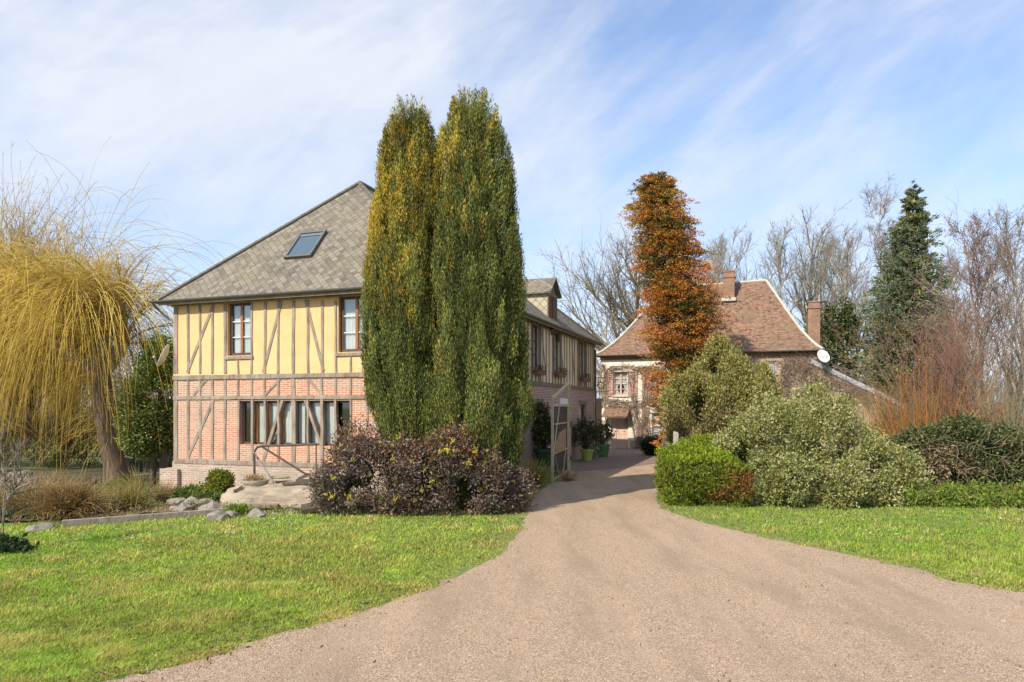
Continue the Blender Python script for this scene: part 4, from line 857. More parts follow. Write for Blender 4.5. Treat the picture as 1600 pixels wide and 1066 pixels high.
# olive conifer bush in front of the cottage
def oliv(rng, p, c):
    c = c.copy(); lo = (p[:, 2] < 2.7) & (rng.random(len(p)) < np.clip(1.0-(p[:, 2]-1.2)*.35, 0, .85)); c[lo] = palette(rng, lo.sum(), [(.34, .27, .12), (.26, .21, .095), (.40, .32, .15)], [2, 2, 1]); return c
E = [((gp(1122, 27.4), 27.4, 2.4), (1.75, 1.7, 2.2)), ((gp(1132, 27.4), 27.4, 3.6), (1.15, 1.15, 1.4)), ((gp(1078, 27.2), 27.2, 2.0), (1.05, 1.1, 2.1)), ((gp(1172, 27.5), 27.5, 2.7), (1.15, 1.2, 1.65)), ((gp(1122, 27.4), 27.4, 4.6), (.5, .55, .95)), ((gp(1158, 27.6), 27.6, 4.0), (.55, .6, .85)), ((gp(1092, 27.4), 27.4, 3.7), (.5, .5, .9)), ((gp(1190, 27.5), 27.5, 3.6), (.5, .5, .8))]
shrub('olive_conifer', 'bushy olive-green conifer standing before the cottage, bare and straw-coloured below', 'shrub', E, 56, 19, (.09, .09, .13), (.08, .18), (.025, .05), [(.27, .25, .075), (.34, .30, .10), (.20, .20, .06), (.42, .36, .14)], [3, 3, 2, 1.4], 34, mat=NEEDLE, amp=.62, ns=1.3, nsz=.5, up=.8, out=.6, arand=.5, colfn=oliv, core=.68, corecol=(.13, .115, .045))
# low planting behind the hedge
shrub('lavender_clump', 'low blue-grey plant clump behind the golden hedge', 'plant', [((gp(1092, 24), 24, .85), (.9, .6, .75))], 60, 10, .08, (.10, .2), (.02, .035), [(.16, .20, .15), (.12, .16, .11), (.2, .22, .12)], [2, 2, 1], 35, amp=.4, up=.8)
shrub('heather_bush', 'small yellowish bush by the stone posts at the cottage corner', 'shrub', [((gp(1060, 30), 30, .7), (.9, .7, .85))], 60, 10, .08, (.08, .16), (.02, .04), [(.24, .20, .05), (.18, .17, .05), (.3, .24, .06)], [2, 2, 1], 36, amp=.4, up=.6)
shrub('dark_shrub', 'small dark green shrub at the foot of the cottage wall', 'shrub', [((gp(1027, 39.5), 39.3, .45), (.95, .7, .65))], 55, 10, .09, (.10, .2), (.03, .06), [(.045, .06, .025), (.065, .08, .03)], [1, 1], 37, amp=.35)
# ivy hedge on the right
def ivy(rng, p, c):
    c = c.copy(); q = vnoise(p, 1.0, 17); b_ = (q > .60) & (p[:, 2] < 1.6) & (rng.random(len(p)) < .8); c[b_] = palette(rng, b_.sum(), [(.36, .26, .16), (.28, .20, .12)], [1, 1]); return c
E = [((gp(1450, 21.9), 21.9, 1.1), (1.05, 1.1, 1.2)), ((gp(1500, 21.8), 21.8, 1.1), (1.1, 1.1, 1.42)), ((gp(1545, 21.6), 21.6, .8), (.9, 1.0, 1.2)), ((gp(1575, 21.7), 21.7, 1.05), (1.4, 1.1, 1.3)), ((gp(1650, 21.7), 21.7, 1.0), (1.6, 1.1, 1.25)), ((gp(1730, 21.7), 21.7, 1.0), (1.4, 1.0, 1.1))]
ih, _ = shrub('ivy_hedge', 'dark ivy-covered hedge with dry stalks at the right edge', 'hedge', E, 72, 10, .09, (.06, .10), (.045, .075), [(.07, .088, .03), (.10, .12, .042), (.14, .15, .055), (.20, .195, .09)], [3, 3, 2, 1], 38, mat=GLOSSY, amp=.48, ns=1.5, up=-.05, out=.8, arand=.6, colfn=ivy, core=.78, corecol=(.06, .065, .03))
rng = np.random.default_rng(77); n = 170; S = np.stack([rng.uniform(11.6, 17, n), rng.uniform(20.4, 20.9, n), rng.uniform(.1, 1.9, n)], 1)
P = grow(rng, S, unit(rng.normal(size=(n, 3))*np.array([.7, .3, .8])+np.array([0, -.2, .2])), rng.uniform(.4, 1.1, n), 5, .25, -.06); npmesh('dry_stems', [tubes(P, np.linspace(.008, .004, 5)[None].repeat(n, 0), 3, palette(rng, n, [(.42, .31, .20), (.30, .22, .15)], [1, 1]))], DRY, ih, loc=ih.location)
# bright ground cover and nettles at the lawn edge
rng = np.random.default_rng(39); n = 2600; x0 = rng.uniform(10.6, 18, n); y0 = 19.0+rng.random(n)**1.3*2.0-.10*(x0-10.6); z0 = rng.uniform(.02, .42, n)*np.clip((y0-18.2)/1.2, .25, 1); ok = ~inpoly(x0, y0, drive_poly); cc = np.stack([x0, y0, z0], 1)[ok]
tag(npmesh('ground_cover', [clump(rng, cc, 9, .09, np.tile([[0, -.2, .8]], (len(cc), 1)), .7, (.07, .16), (.03, .06), palette(rng, len(cc), [(.16, .24, .035), (.22, .28, .05), (.11, .17, .03), (.24, .20, .07), (.17, .12, .05)], [3, 3, 2, 1.2, .8]))], LEAF), 'bright green leafy ground cover along the foot of the ivy hedge', 'ground cover', kind='stuff')
shrub('mossy_bush', 'pale grey-green bush between the variegated shrub and the ivy hedge', 'shrub', [((gp(1408, 24), 24, .8), (.95, .8, .95))], 60, 10, .09, (.06, .12), (.02, .05), [(.16, .18, .07), (.22, .22, .10), (.2, .16, .06)], [2, 2, 1], 41, amp=.4)
# small white garden chair glimpsed behind
def garden_chair(loc, rz):
    th = thing('garden_chair', 'white garden chair half hidden behind the variegated shrub', 'chair', loc, rz)
    x = MB(); x.box(-.25, .25, -.25, .25, .40, .44); x.build('seat', WHITEP, th, bevel=.01)
    x = MB(); x.prism([(-.25, .46), (.25, .46), (.27, .95), (.15, 1.06), (-.15, 1.06), (-.27, .95)], .22, .25, 'y'); x.build('backrest', WHITEP, th, bevel=.01)
    for sx in (-.21, .21):
        for sy in (-.21, .21): x = MB(); x.bar((sx, sy, 0), (sx*.95, sy*.95, .40), .045, .045); x.build('leg', WHITEP, th)
        x = MB(); x.box(sx*1.15-.03, sx*1.15+.03, -.24, .24, .62, .65); x.bar((sx*1.15, -.2, .44), (sx*1.15, -.2, .62), .04, .04); x.build('armrest', WHITEP, th)
    th.scale = (1.2,)*3
garden_chair((gp(1366, 25.5), 25.5, .55), R(30)); 
x = MB(); x.box(-1.3, 1.3, -.9, .9, 0, .55); x.box(-1.4, 1.4, -1, 1, .55, .549+.05); 
# raised terrace carrying the chair
o = x.build('terrace', STONE); o.location = (gp(1366, 25.6), 25.7, -.05); tag(o, 'low stone terrace behind the variegated shrub', 'terrace', kind='structure')

# ------------------------------------------------------------------ orange japanese cedar and the dark conifers
def tiered(name, label, axis_pts, n, csz, k, L, W, cols, wts, seed, droop=-.12, trunk_c=(.15, .09, .06), trunk_r=.28, core=.5, colfn=None, group=None, ns=.9, amp=.45, mat=None, per=5, inner=((.10, .11, .04),)):
    """axis_pts: (x, y, z, radius) up the stem; flat leafy clumps on a shaggy cone"""
    rng = np.random.default_rng(seed); ap = np.array(axis_pts, float); root = thing(name, label, 'tree', tuple(ap[0, :3]*[1, 1, 0]), 0, group)
    z0, z1 = ap[0, 2], ap[-1, 2]; cum = np.cumsum(np.concatenate([[0], np.diff(ap[:, 2])*(ap[1:, 3]+ap[:-1, 3])/2])); rmax = ap[:, 3].max()
    nbg = n//per; z = np.interp(rng.random(nbg)*cum[-1], cum, ap[:, 2]); cx, cy_, r = (np.interp(z, ap[:, 2], ap[:, i]) for i in (0, 1, 3)); th = rng.uniform(0, 2*np.pi, nbg)
    f = rng.uniform(.66, .98, nbg)+amp*(vnoise(np.stack([cx+np.cos(th)*r, cy_+np.sin(th)*r, z*1.6], 1), ns, seed)-.5)*.5
    sz = np.clip(r/rmax, .12, 1)**.75; o2 = np.stack([np.cos(th), np.sin(th), np.full(nbg, droop)], 1)
    bg_ = np.stack([cx+np.cos(th)*r*f, cy_+np.sin(th)*r*f, z+droop*r*f], 1)          # bough ends
    cb = palette(rng, nbg, cols, wts)
    if colfn is not None: cb = colfn(rng, bg_, cb)
    ch = []
    off = rng.normal(size=(nbg, per, 3))*np.array([csz[0], csz[0], csz[1]])*sz[:, None, None]; off[..., 2] -= .35*np.hypot(off[..., 0], off[..., 1])*(1 if droop < 0 else .3)
    p = (bg_[:, None]+off).reshape(-1, 3); o_ = np.repeat(o2, per, 0); s2 = np.repeat(sz, per)[:, None]
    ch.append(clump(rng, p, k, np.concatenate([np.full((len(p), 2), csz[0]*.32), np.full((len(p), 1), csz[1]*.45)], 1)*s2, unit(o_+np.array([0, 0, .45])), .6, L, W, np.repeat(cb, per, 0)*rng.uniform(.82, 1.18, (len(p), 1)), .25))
    # inner sprays near the stem, crown shade painted in as darker colours
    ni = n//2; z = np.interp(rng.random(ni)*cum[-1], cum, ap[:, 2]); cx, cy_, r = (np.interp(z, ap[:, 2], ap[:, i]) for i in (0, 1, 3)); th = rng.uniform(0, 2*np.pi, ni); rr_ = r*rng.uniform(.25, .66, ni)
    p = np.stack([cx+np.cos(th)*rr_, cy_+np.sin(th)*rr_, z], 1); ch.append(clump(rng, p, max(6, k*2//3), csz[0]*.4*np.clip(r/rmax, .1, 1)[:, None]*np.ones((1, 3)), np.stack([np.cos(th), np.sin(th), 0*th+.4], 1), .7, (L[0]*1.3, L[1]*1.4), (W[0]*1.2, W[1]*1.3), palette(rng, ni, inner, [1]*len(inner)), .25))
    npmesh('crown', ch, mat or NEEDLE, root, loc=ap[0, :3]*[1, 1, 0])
    K = 8; t_ = np.linspace(0, .97, K); zz = z0*0+t_*z1; P = np.stack([np.interp(zz, ap[:, 2], ap[:, 0]), np.interp(zz, ap[:, 2], ap[:, 1]), zz], 1)[None]
    tr = [tubes(P, np.linspace(trunk_r, .03, K)[None], 8, trunk_c)]
    nb = 130; S, D, t2, _ = branch_off(rng, P, nb, .1, .97, (70, 100)); Lb = np.interp(S[:, 2], ap[:, 2], ap[:, 3])*.85; Pb = grow(rng, S, D, Lb, 4, .1, -.02)
    tr.append(tubes(Pb, np.linspace(.04, .012, 4)[None].repeat(nb, 0), 4, trunk_c)); npmesh('trunk', tr, BARK, root, loc=ap[0, :3]*[1, 1, 0]); return root
d = 37.0; zp = lambda py, d: CH-(py-HY)/F*d
AX = [(gp(x_, d), d, zp(y_, d), r_/F*d) for x_, y_, r_ in [(1072, 735, 20), (1070, 660, 38), (1070, 600, 40), (1072, 560, 46), (1069, 520, 54), (1063, 480, 55), (1053, 440, 54), (1046, 400, 51), (1039, 370, 45), (1033, 345, 42), (1028, 320, 42), (1027, 305, 33), (1027, 288, 31), (1027, 278, 26), (1027, 273, 16)]]
def orange(rng, p, c):
    c = c.copy(); q = vnoise(p*np.array([1, 1, 1.8]), .9, 4); hi = np.clip((p[:, 2]-9)/5, 0, 1)
    r = (q > .64) & (rng.random(len(p)) < .7); c[r] = palette(rng, r.sum(), [(.48, .17, .07), (.54, .24, .11)], [1, 1])
    g = (q < .36) & (rng.random(len(p)) < .8); c[g] = palette(rng, g.sum(), [(.12, .12, .035), (.18, .14, .035), (.09, .10, .05)], [2, 2, 1])
    t_ = rng.random(len(p)) < hi*.45; c[t_] = palette(rng, t_.sum(), [(.36, .20, .03), (.26, .17, .03), (.44, .23, .03)], [2, 1, 2]); return c
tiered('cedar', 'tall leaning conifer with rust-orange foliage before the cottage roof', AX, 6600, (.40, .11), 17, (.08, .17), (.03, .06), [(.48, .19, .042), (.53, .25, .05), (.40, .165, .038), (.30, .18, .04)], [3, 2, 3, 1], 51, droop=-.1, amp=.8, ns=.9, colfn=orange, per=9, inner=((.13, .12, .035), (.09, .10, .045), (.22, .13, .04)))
d = 46.0
AX = [(gp(x_, d), d, zp(y_, d), r_/F*d) for x_, y_, r_ in [(1418, 690, 74), (1418, 620, 75), (1418, 560, 70), (1419, 500, 58), (1420, 450, 49), (1422, 400, 40), (1425, 350, 27), (1427, 315, 15), (1428, 295, 7), (1428, 283, 2)]]
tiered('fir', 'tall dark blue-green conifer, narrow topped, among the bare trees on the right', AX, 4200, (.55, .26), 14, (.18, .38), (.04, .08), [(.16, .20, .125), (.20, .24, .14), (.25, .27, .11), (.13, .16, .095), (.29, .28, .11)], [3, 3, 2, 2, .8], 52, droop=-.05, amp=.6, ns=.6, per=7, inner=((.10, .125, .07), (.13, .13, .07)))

# ------------------------------------------------------------------ bare trees
def bare(name, label, loc, H, seed, trunk_r=.25, fork=.25, n1=16, n2=5, n3=5, n4=4, ang=(25, 55), l1=.42, up=.10, colr=(.27, .235, .19), twig=(.33, .28, .22), group=None, lean=(0, 0), rt=.014, buds=None, cat='tree', wob=.10, droop4=0.02, thick=1.0):
    rng = np.random.default_rng(seed); root = thing(name, label, cat, loc, 0, group)
    P0 = grow(rng, np.array([[0, 0, -.1]]), np.array([[lean[0], lean[1], 1.]]), np.array([H*.94]), 10, .05, .10); R0 = np.linspace(trunk_r, trunk_r*.1, 10)[None]
    tr = [tubes(P0, R0, 8, colr)]; tw = []
    S, D, t_, _ = branch_off(rng, P0, n1, fork, .96, ang, up); L = H*l1*(1.12-t_*.85)*rng.uniform(.75, 1.2, n1); P1 = grow(rng, S, D, L, 8, wob, up); r1 = trunk_r*(.62-.44*t_)*thick
    tr.append(tubes(P1, r1[:, None]*np.linspace(1, .22, 8), 6, colr))
    m_ = n1*n2; S, D, t_, pi = branch_off(rng, P1, m_, .15, 1, (20, 50), up*.8); L = L[pi]*rng.uniform(.35, .65, m_); P2 = grow(rng, S, D, L, 6, wob*1.2, up); r2 = np.maximum(r1[pi]*(.52-.30*t_), .022)*thick
    tr.append(tubes(P2, r2[:, None]*np.linspace(1, .3, 6), 4, colr))
    m3 = m_*n3; S, D, t_, pi = branch_off(rng, P2, m3, .1, 1, (20, 55), up*.6); L = L[pi]*rng.uniform(.35, .75, m3); P3 = grow(rng, S, D, L, 5, wob*1.4, up*.6); tw.append(tubes(P3, np.maximum(r2[pi]*.4, rt)[:, None]*np.linspace(1, .5, 5), 3, twig))
    m4 = m3*n4; S, D, t_, pi = branch_off(rng, P3, m4, .1, 1, (20, 55), 0); L4 = np.maximum(L[pi]*rng.uniform(.3, .8, m4), .22); P4 = grow(rng, S, D, L4, 4, wob*1.2, droop4); tw.append(tubes(P4, rt*.62*np.linspace(1, .5, 4)[None].repeat(m4, 0), 3, twig))
    npmesh('trunk', tr, BARK, root); npmesh('twigs', tw, DRY, root)
    if buds is not None:
        cc = P4[:, [1, 3]].reshape(-1, 3); cc = cc[rng.random(len(cc)) < buds[2]]
        npmesh('buds', [clump(rng, cc, 2, buds[1], unit(rng.normal(size=(len(cc), 3))), .5, (.05, .1), (.03, .06), palette(rng, len(cc), buds[0], [1]*len(buds[0])))], DRY, root)
    return root
# big crown left of the orange conifer
bare('bare_tree', 'spreading leafless tree rising between the two houses, left of the orange conifer', (gp(985, 54), 54, 0), 15.2, 61, .38, .18, 24, 7, 5, 3, (35, 75), .56, .07, (.29, .25, .18), (.30, .26, .20), lean=(-.04, 0))
sp = [(1092, 60, 15.8, 63), (1138, 62, 17.6, 64), (1172, 58, 16.8, 65), (1212, 57, 17.0, 66), (1245, 60, 18.2, 63), (1282, 62, 17.8, 64), (1318, 56, 15.8, 66), (1345, 60, 17.5, 65)]
tl = ['slender leafless tree half hidden behind the orange conifer', 'leafless tree just left of the tall cottage chimney', 'leafless tree behind the cottage chimney carrying a dark nest-like tuft', 'leafless tree above the middle of the cottage ridge', 'leafless tree above the right end of the cottage ridge', 'leafless tree behind the right hip of the cottage roof', 'leafless tree just right of the ivy-clad trunk', 'leafless tree standing left of the pale birch']
pr_ = {}
for i, (px, d, H, sd) in enumerate(sp):
    loc = (gp(px, d), d, 0)
    if sd not in pr_: pr_[sd] = (bare('bare_tree', tl[i], loc, H, sd, .27, .28, 15, 6, 4, 3, (22, 48), .40, .13, (.30, .27, .215), (.34, .30, .245), 'leafless trees behind the cottage'), H)
    else: dup(pr_[sd][0], loc, R(70+40*i), H/pr_[sd][1], tl[i], 'leafless trees behind the cottage')
bare('birch', 'tall pale birch with fine drooping purple-grey twigs left of the dark conifer', (gp(1384, 52), 52, 0), 19.6, 71, .17, .3, 22, 6, 6, 5, (25, 50), .26, .05, (.42, .38, .32), (.33, .26, .23), rt=.009, droop4=-.22)
bare('bare_tree', 'multi-stemmed leafless tree with reddish buds at the right edge', (gp(1535, 38), 38, 0), 12.4, 72, .16, .05, 18, 6, 6, 4, (14, 34), .46, .10, (.30, .25, .2), (.30, .215, .185), buds=([(.30, .14, .13), (.26, .12, .10)], .04, .22))
bare('bare_tree', 'leafless tree with tangled twigs cut by the right frame edge', (gp(1600, 42), 42, 0), 13.2, 73, .18, .1, 18, 6, 6, 4, (20, 50), .5, .1, (.29, .26, .2), (.33, .27, .21))
bare('bare_tree', 'thin leafless tree behind the dark conifer on its right', (gp(1478, 52), 52, 0), 13.5, 74, .18, .2, 16, 5, 5, 4, (22, 50), .42, .1, (.29, .25, .2), (.32, .25, .2))
# ivy-clad trunk
iv = bare('ivy_clad_tree', 'ivy-smothered trunk right of the cottage side chimney', (gp(1310, 47), 47, 0), 11.2, 75, .2, .5, 9, 4, 4, 3, (30, 60), .35, .08)
rng = np.random.default_rng(76); n = 520; z = rng.uniform(.2, 9.6, n); th = rng.uniform(0, 6.28, n); r = .42+.55*rng.random(n)**2+.3*vnoise(np.stack([th, z, z], 1), .8); cc = np.stack([np.cos(th)*r, np.sin(th)*r, z], 1)
S = rng.uniform((-2.0, -.5, 7.2), (1.4, .5, 8.8), (70, 3)); cc = np.concatenate([cc, S])
npmesh('ivy', [clump(rng, cc, 14, .2, np.tile([[0, -.3, -.3]], (len(cc), 1)), .9, (.14, .24), (.11, .18), palette(rng, len(cc), [(.075, .10, .03), (.11, .13, .04), (.16, .165, .045)], [3, 2, 1]))], GLOSSY, iv)
# red-brown twiggy shrub and orange willow
def fan(name, label, loc, n, Lr, spread, col_a, col_b, seed, r=.013, side=7, cat='shrub', trop=.03, tilt0=(0, 0), budc=None):
    rng = np.random.default_rng(seed); root = thing(name, label, cat, loc); a = rng.uniform(0, 6.28, n); e = np.abs(rng.normal(size=n))*spread
    D = np.stack([np.cos(a)*e+tilt0[0], np.sin(a)*e*.8+tilt0[1], np.ones(n)], 1); S = np.stack([np.cos(a)*.35*rng.random(n), np.sin(a)*.35*rng.random(n), np.zeros(n)], 1); L = rng.uniform(*Lr, n)
    P = grow(rng, S, D, L, 8, .055, trop); ch = [tubes(P, r*np.linspace(1.3, .45, 8)[None].repeat(n, 0), 4, palette(rng, n, col_a, [1]*len(col_a)))]
    m_ = n*side; S, D, t_, pi = branch_off(rng, P, m_, .25, 1, (15, 45), .1); P2 = grow(rng, S, D, L[pi]*rng.uniform(.12, .38, m_), 5, .09, .03); ch.append(tubes(P2, r*.5*np.linspace(1, .5, 5)[None].repeat(m_, 0), 3, palette(rng, m_, col_b, [1]*len(col_b))))
    m3 = m_*3; S, D, t_, pi = branch_off(rng, P2, m3, .2, 1, (20, 50), .05); P3 = grow(rng, S, D, rng.uniform(.12, .4, m3), 4, .1, .02); ch.append(tubes(P3, r*.34*np.linspace(1, .6, 4)[None].repeat(m3, 0), 3, palette(rng, m3, col_b, [1]*len(col_b))))
    npmesh('stems', ch, DRY, root)
    if budc is not None:
        cc = P3[:, [1, 3]].reshape(-1, 3); npmesh('buds', [clump(rng, cc, 1, .02, unit(rng.normal(size=(len(cc), 3))), .5, (.03, .07), (.02, .04), palette(rng, len(cc), budc, [1]*len(budc)))], DRY, root)
    return root
fan('willow_shrub', 'fan of bright orange and yellow willow rods rising behind the ivy hedge', (gp(1436, 24.2), 24.2, 0), 110, (1.8, 4.2), 1.15, [(.50, .21, .04), (.46, .27, .05), (.42, .17, .04)], [(.45, .19, .06), (.36, .17, .07)], 81, r=.013, side=5, trop=.045)
fan('red_twig_shrub', 'dense red-brown twiggy shrub behind the orange willow rods', (gp(1476, 29.5), 29.5, 0), 125, (3.4, 6.9), .42, [(.25, .14, .09), (.30, .17, .11)], [(.32, .18, .125), (.28, .17, .13), (.35, .22, .16)], 82, r=.014, side=9, budc=[(.34, .19, .14), (.30, .15, .10)])
fan('hazel_shrub', 'grey-brown thicket of thin stems at the far right behind the ivy hedge', (gp(1590, 26.5), 26.5, 0), 55, (1.8, 4.6), .6, [(.30, .24, .16), (.34, .26, .14)], [(.36, .29, .19), (.32, .25, .17)], 83, r=.010, side=7)
fan('broom_shrub', 'olive-stemmed bush left of the orange willow, over the lean-to wall', (gp(1395, 28), 28, 0), 90, (1.5, 3.6), .45, [(.26, .21, .08), (.22, .19, .08)], [(.28, .22, .10), (.24, .2, .1)], 84, r=.013, side=8)

# ------------------------------------------------------------------ weeping willow and the left background
def willow(loc, seed):
    rng = np.random.default_rng(seed); root = thing('weeping_willow', 'old pollard weeping willow with hanging yellow shoots left of the house', 'tree', loc)
    P0 = np.array([[[.35, 0, -.15], [.22, 0, .8], [-.05, 0, 1.9], [-.3, .05, 3.1], [-.42, .05, 4.3], [-.45, .05, 5.2]]]); tr = [tubes(P0, np.array([[.58, .44, .38, .36, .40, .46]]), 12, (.17, .12, .075))]
    knobs = np.array([[-.5, 0, 4.9], [.4, .1, 5.3], [-1.2, .2, 5.4], [.1, -.2, 5.8], [-.7, .4, 6.0], [-2.0, 0, 5.6], [.55, .2, 5.6], [-2.7, .3, 5.7]])
    for k in knobs:
        P = np.linspace(P0[0, 4], k, 5)[None]+rng.normal(size=(1, 5, 3))*.05; tr.append(tubes(P, np.linspace(.30, .22, 5)[None], 8, (.27, .20, .12)))
    n = 150; ki = rng.integers(0, len(knobs), n); a = rng.uniform(0, 6.28, n); e = np.abs(rng.normal(size=n))*.55
    D = np.stack([np.cos(a)*e-.14, np.sin(a)*e, np.ones(n)], 1); L = rng.uniform(1.8, 4.2, n); P1 = grow(rng, knobs[ki], D, L, 9, .07, -.085)
    kp = (P1[:, :, 2].max(1) < 9.3) & (P1[:, :, 0].max(1) < 3.2); P1 = P1[kp]; n = len(P1)
    yel = [(.66, .48, .10), (.76, .60, .15), (.56, .39, .10), (.66, .43, .09)]
    tr.append(tubes(P1, np.linspace(.035, .012, 9)[None].repeat(n, 0), 4, palette(rng, n, [(.40, .26, .07), (.44, .28, .06)], [1, 1]))); npmesh('trunk', tr, BARK, root)
    m_ = 200; S, D, t_, pi = branch_off(rng, P1, m_, .25, 1, (15, 60), -.1); S, D, t_, pi = (np.repeat(v_, 9, 0) for v_ in (S, D, t_, pi)); m_ *= 9; S = S+rng.normal(size=S.shape)*.07; D = D+rng.normal(size=D.shape)*.15; L2 = np.minimum(rng.uniform(2.6, 9.0, m_), S[:, 2]+rng.uniform(-1.5, .6, m_)); L2 = np.maximum(L2, .4); kp = (S[:, 0] < .35) | (rng.random(m_) < .28); S, D, L2 = S[kp], D[kp], L2[kp]; m_ = len(S)
    P2 = grow(rng, S, D+np.array([-.12, 0, 0]), L2, 10, .045, -.30); tw = [tubes(P2, .009*np.linspace(1.1, .6, 10)[None].repeat(m_, 0), 3, palette(rng, m_, yel, [3, 2, 2, 1]))]
    m3 = 4600; S, D, t_, pi = branch_off(rng, P1, m3, .3, 1, (10, 50), .25); P3 = grow(rng, S, D, rng.uniform(.25, 1.2, m3), 7, .07, -.02); tw.append(tubes(P3, .006*np.linspace(1, .5, 7)[None].repeat(m3, 0), 3, palette(rng, m3, [(.60, .45, .12), (.52, .37, .11)], [1, 1])))
    # shoots straight off the trunk
    m5 = 280; S, D, t_, pi = branch_off(rng, P0, m5, .35, 1, (60, 95), .1); P5 = grow(rng, S, D, rng.uniform(.6, 3.2, m5), 8, .06, -.2); tw.append(tubes(P5, .010*np.linspace(1, .5, 8)[None].repeat(m5, 0), 3, palette(rng, m5, yel, [3, 2, 2, 1])))
    npmesh('shoots', tw, DRY, root); return root
wl = willow((gp(172, 27.6), 27.6, -.32), 91)
w2_ = dup(wl, (gp(-25, 32), 32, -.32), R(140), 1.06, 'second weeping willow farther back at the left edge of the garden')
fan('pollard_tree', 'tan leafless pollard with upright shoots high at the far left', (gp(30, 40), 40, 0), 150, (9.5, 13.2), .16, [(.30, .20, .10), (.36, .25, .12)], [(.50, .36, .18), (.44, .30, .14), (.54, .41, .21)], 92, r=.03, side=12, cat='tree', trop=.05)
fan('pollard_tree', 'tan leafless pollard behind the crown of the weeping willow', (gp(100, 44), 44, 0), 110, (8.5, 12.3), .17, [(.30, .20, .10), (.36, .25, .12)], [(.50, .36, .18), (.44, .30, .14), (.54, .41, .21)], 93, r=.028, side=11, cat='tree', trop=.05)
E = [((gp(224, 26.4), 26.4, 2.2), (.95, .9, 1.6)), ((gp(246, 26.6), 26.7, 3.9), (.8, .8, 1.5)), ((gp(212, 26.0), 26.2, 2.9), (.75, .7, 1.05)), ((gp(258, 26.8), 26.9, 2.4), (.7, .75, 1.7))]
bt = thing('bay_tree', 'glossy green evergreen bush between the willow and the house corner', 'tree', (gp(238, 26.5), 26.5, -.3))
shrub('crown', '', '', E, 46, 12, .13, (.09, .17), (.045, .08), [(.16, .21, .055), (.22, .27, .065), (.30, .33, .075), (.10, .14, .045), (.36, .38, .15)], [3, 3, 2, 2, .7], 94, mat=GLOSSY, amp=.45, ns=.9, up=.1, core=.6, base=(gp(238, 26.5), 26.5, -.3), parent=bt, zmin=1.0, corecol=(.08, .10, .03))
P = np.array([[[0, 0, -.1], [.05, 0, 1.0], [.2, 0, 2.2], [.3, 0, 3.6]], [[.35, .1, -.1], [.38, .1, 1.2], [.4, .1, 2.4], [.3, .1, 4]]]); npmesh('trunk', [tubes(P, np.array([[.13, .11, .09, .06]]*2), 7, (.10, .075, .05))], BARK, bt)
# wooden shed behind
sd = thing('garden_shed', 'dark wooden shed with a low grey roof behind the willow', 'shed', (gp(220, 35), 35, -.32), R(-8))
x = MB(); x.box(-1.9, 1.9, 0, 2.4, 0, 1.55)
for i in range(1, 20): u_ = -1.9+3.8*i/20; x.box(u_-.012, u_+.012, -.025, 0, .02, 1.5)
x.build('wall', DARKWOOD, sd); x = MB(); x.hexa([(-2.2, -.3, 1.5), (2.2, -.3, 1.5), (2.2, 2.6, 2.15), (-2.2, 2.6, 2.15), (-2.2, -.3, 1.58), (2.2, -.3, 1.58), (2.2, 2.6, 2.23), (-2.2, 2.6, 2.23)]); x.build('roof', GREYWOOD, sd)
# low fence of the garden
ff = thing('wooden_fence', 'low dark rail fence in front of the shed', 'fence', (gp(182, 32.5), 32.5, -.32), R(-6)); x = MB()
x.box(-.3, 2.6, 0, .05, .55, .63); x.box(-.3, 2.6, 0, .05, .12, .2); 
for i in range(15): x.box(-.28+i*.2, -.22+i*.2, -.03, 0, .02, .72)
x.build('rails', DARKWOOD, ff)
for i in range(3): x = MB(); x.box(-.3+i*1.4, -.2+i*1.4, .05, .14, -.1, .8); x.build('post', DARKWOOD, ff)
# far-off wood closing the view
rng = np.random.default_rng(95); n = 2600; X = rng.uniform(-95, 100, n); Y = rng.uniform(72, 100, n); Hh = rng.uniform(4, 9.5, n)*(.75+.5*vnoise(np.stack([X, Y*0, Y*0], 1), .09)); ok = ~((X/Y > .06) & (X/Y < .13)); ok |= rng.random(n) < .55
X, Y, Hh = X[ok], Y[ok], Hh[ok]; n = len(X); P0 = grow(rng, np.stack([X, Y, np.zeros(n)], 1), np.stack([rng.normal(size=n)*.12, rng.normal(size=n)*.1, np.ones(n)], 1), Hh, 6, .06, .08); ch = [tubes(P0, .06*np.linspace(1.3, .3, 6)[None].repeat(n, 0), 4, palette(rng, n, [(.27, .235, .19), (.24, .2, .16)], [1, 1]))]
m_ = n*7; S, D, t_, pi = branch_off(rng, P0, m_, .15, 1, (20, 55), .1); P2 = grow(rng, S, D, Hh[pi]*rng.uniform(.12, .34, m_), 5, .1, .07); ch.append(tubes(P2, .028*np.linspace(1, .5, 5)[None].repeat(m_, 0), 3, palette(rng, m_, [(.30, .255, .205), (.27, .23, .19), (.32, .26, .19)], [1, 1, 1])))
cc = np.stack([rng.uniform(-95, 100, 5200), rng.uniform(66, 96, 5200), rng.uniform(0, 3.2, 5200)*rng.random(5200)**.6], 1); ch.append(clump(rng, cc, 9, (.5, .5, .35), np.tile([[0, 0, 1.]], (len(cc), 1)), .8, (.3, .7), (.08, .2), palette(rng, len(cc), [(.17, .15, .09), (.13, .135, .06), (.22, .18, .12)], [2, 2, 1])))
tag(npmesh('distant_wood', ch, DRY), 'grey-brown leafless wood closing the far background', 'wood', kind='stuff')
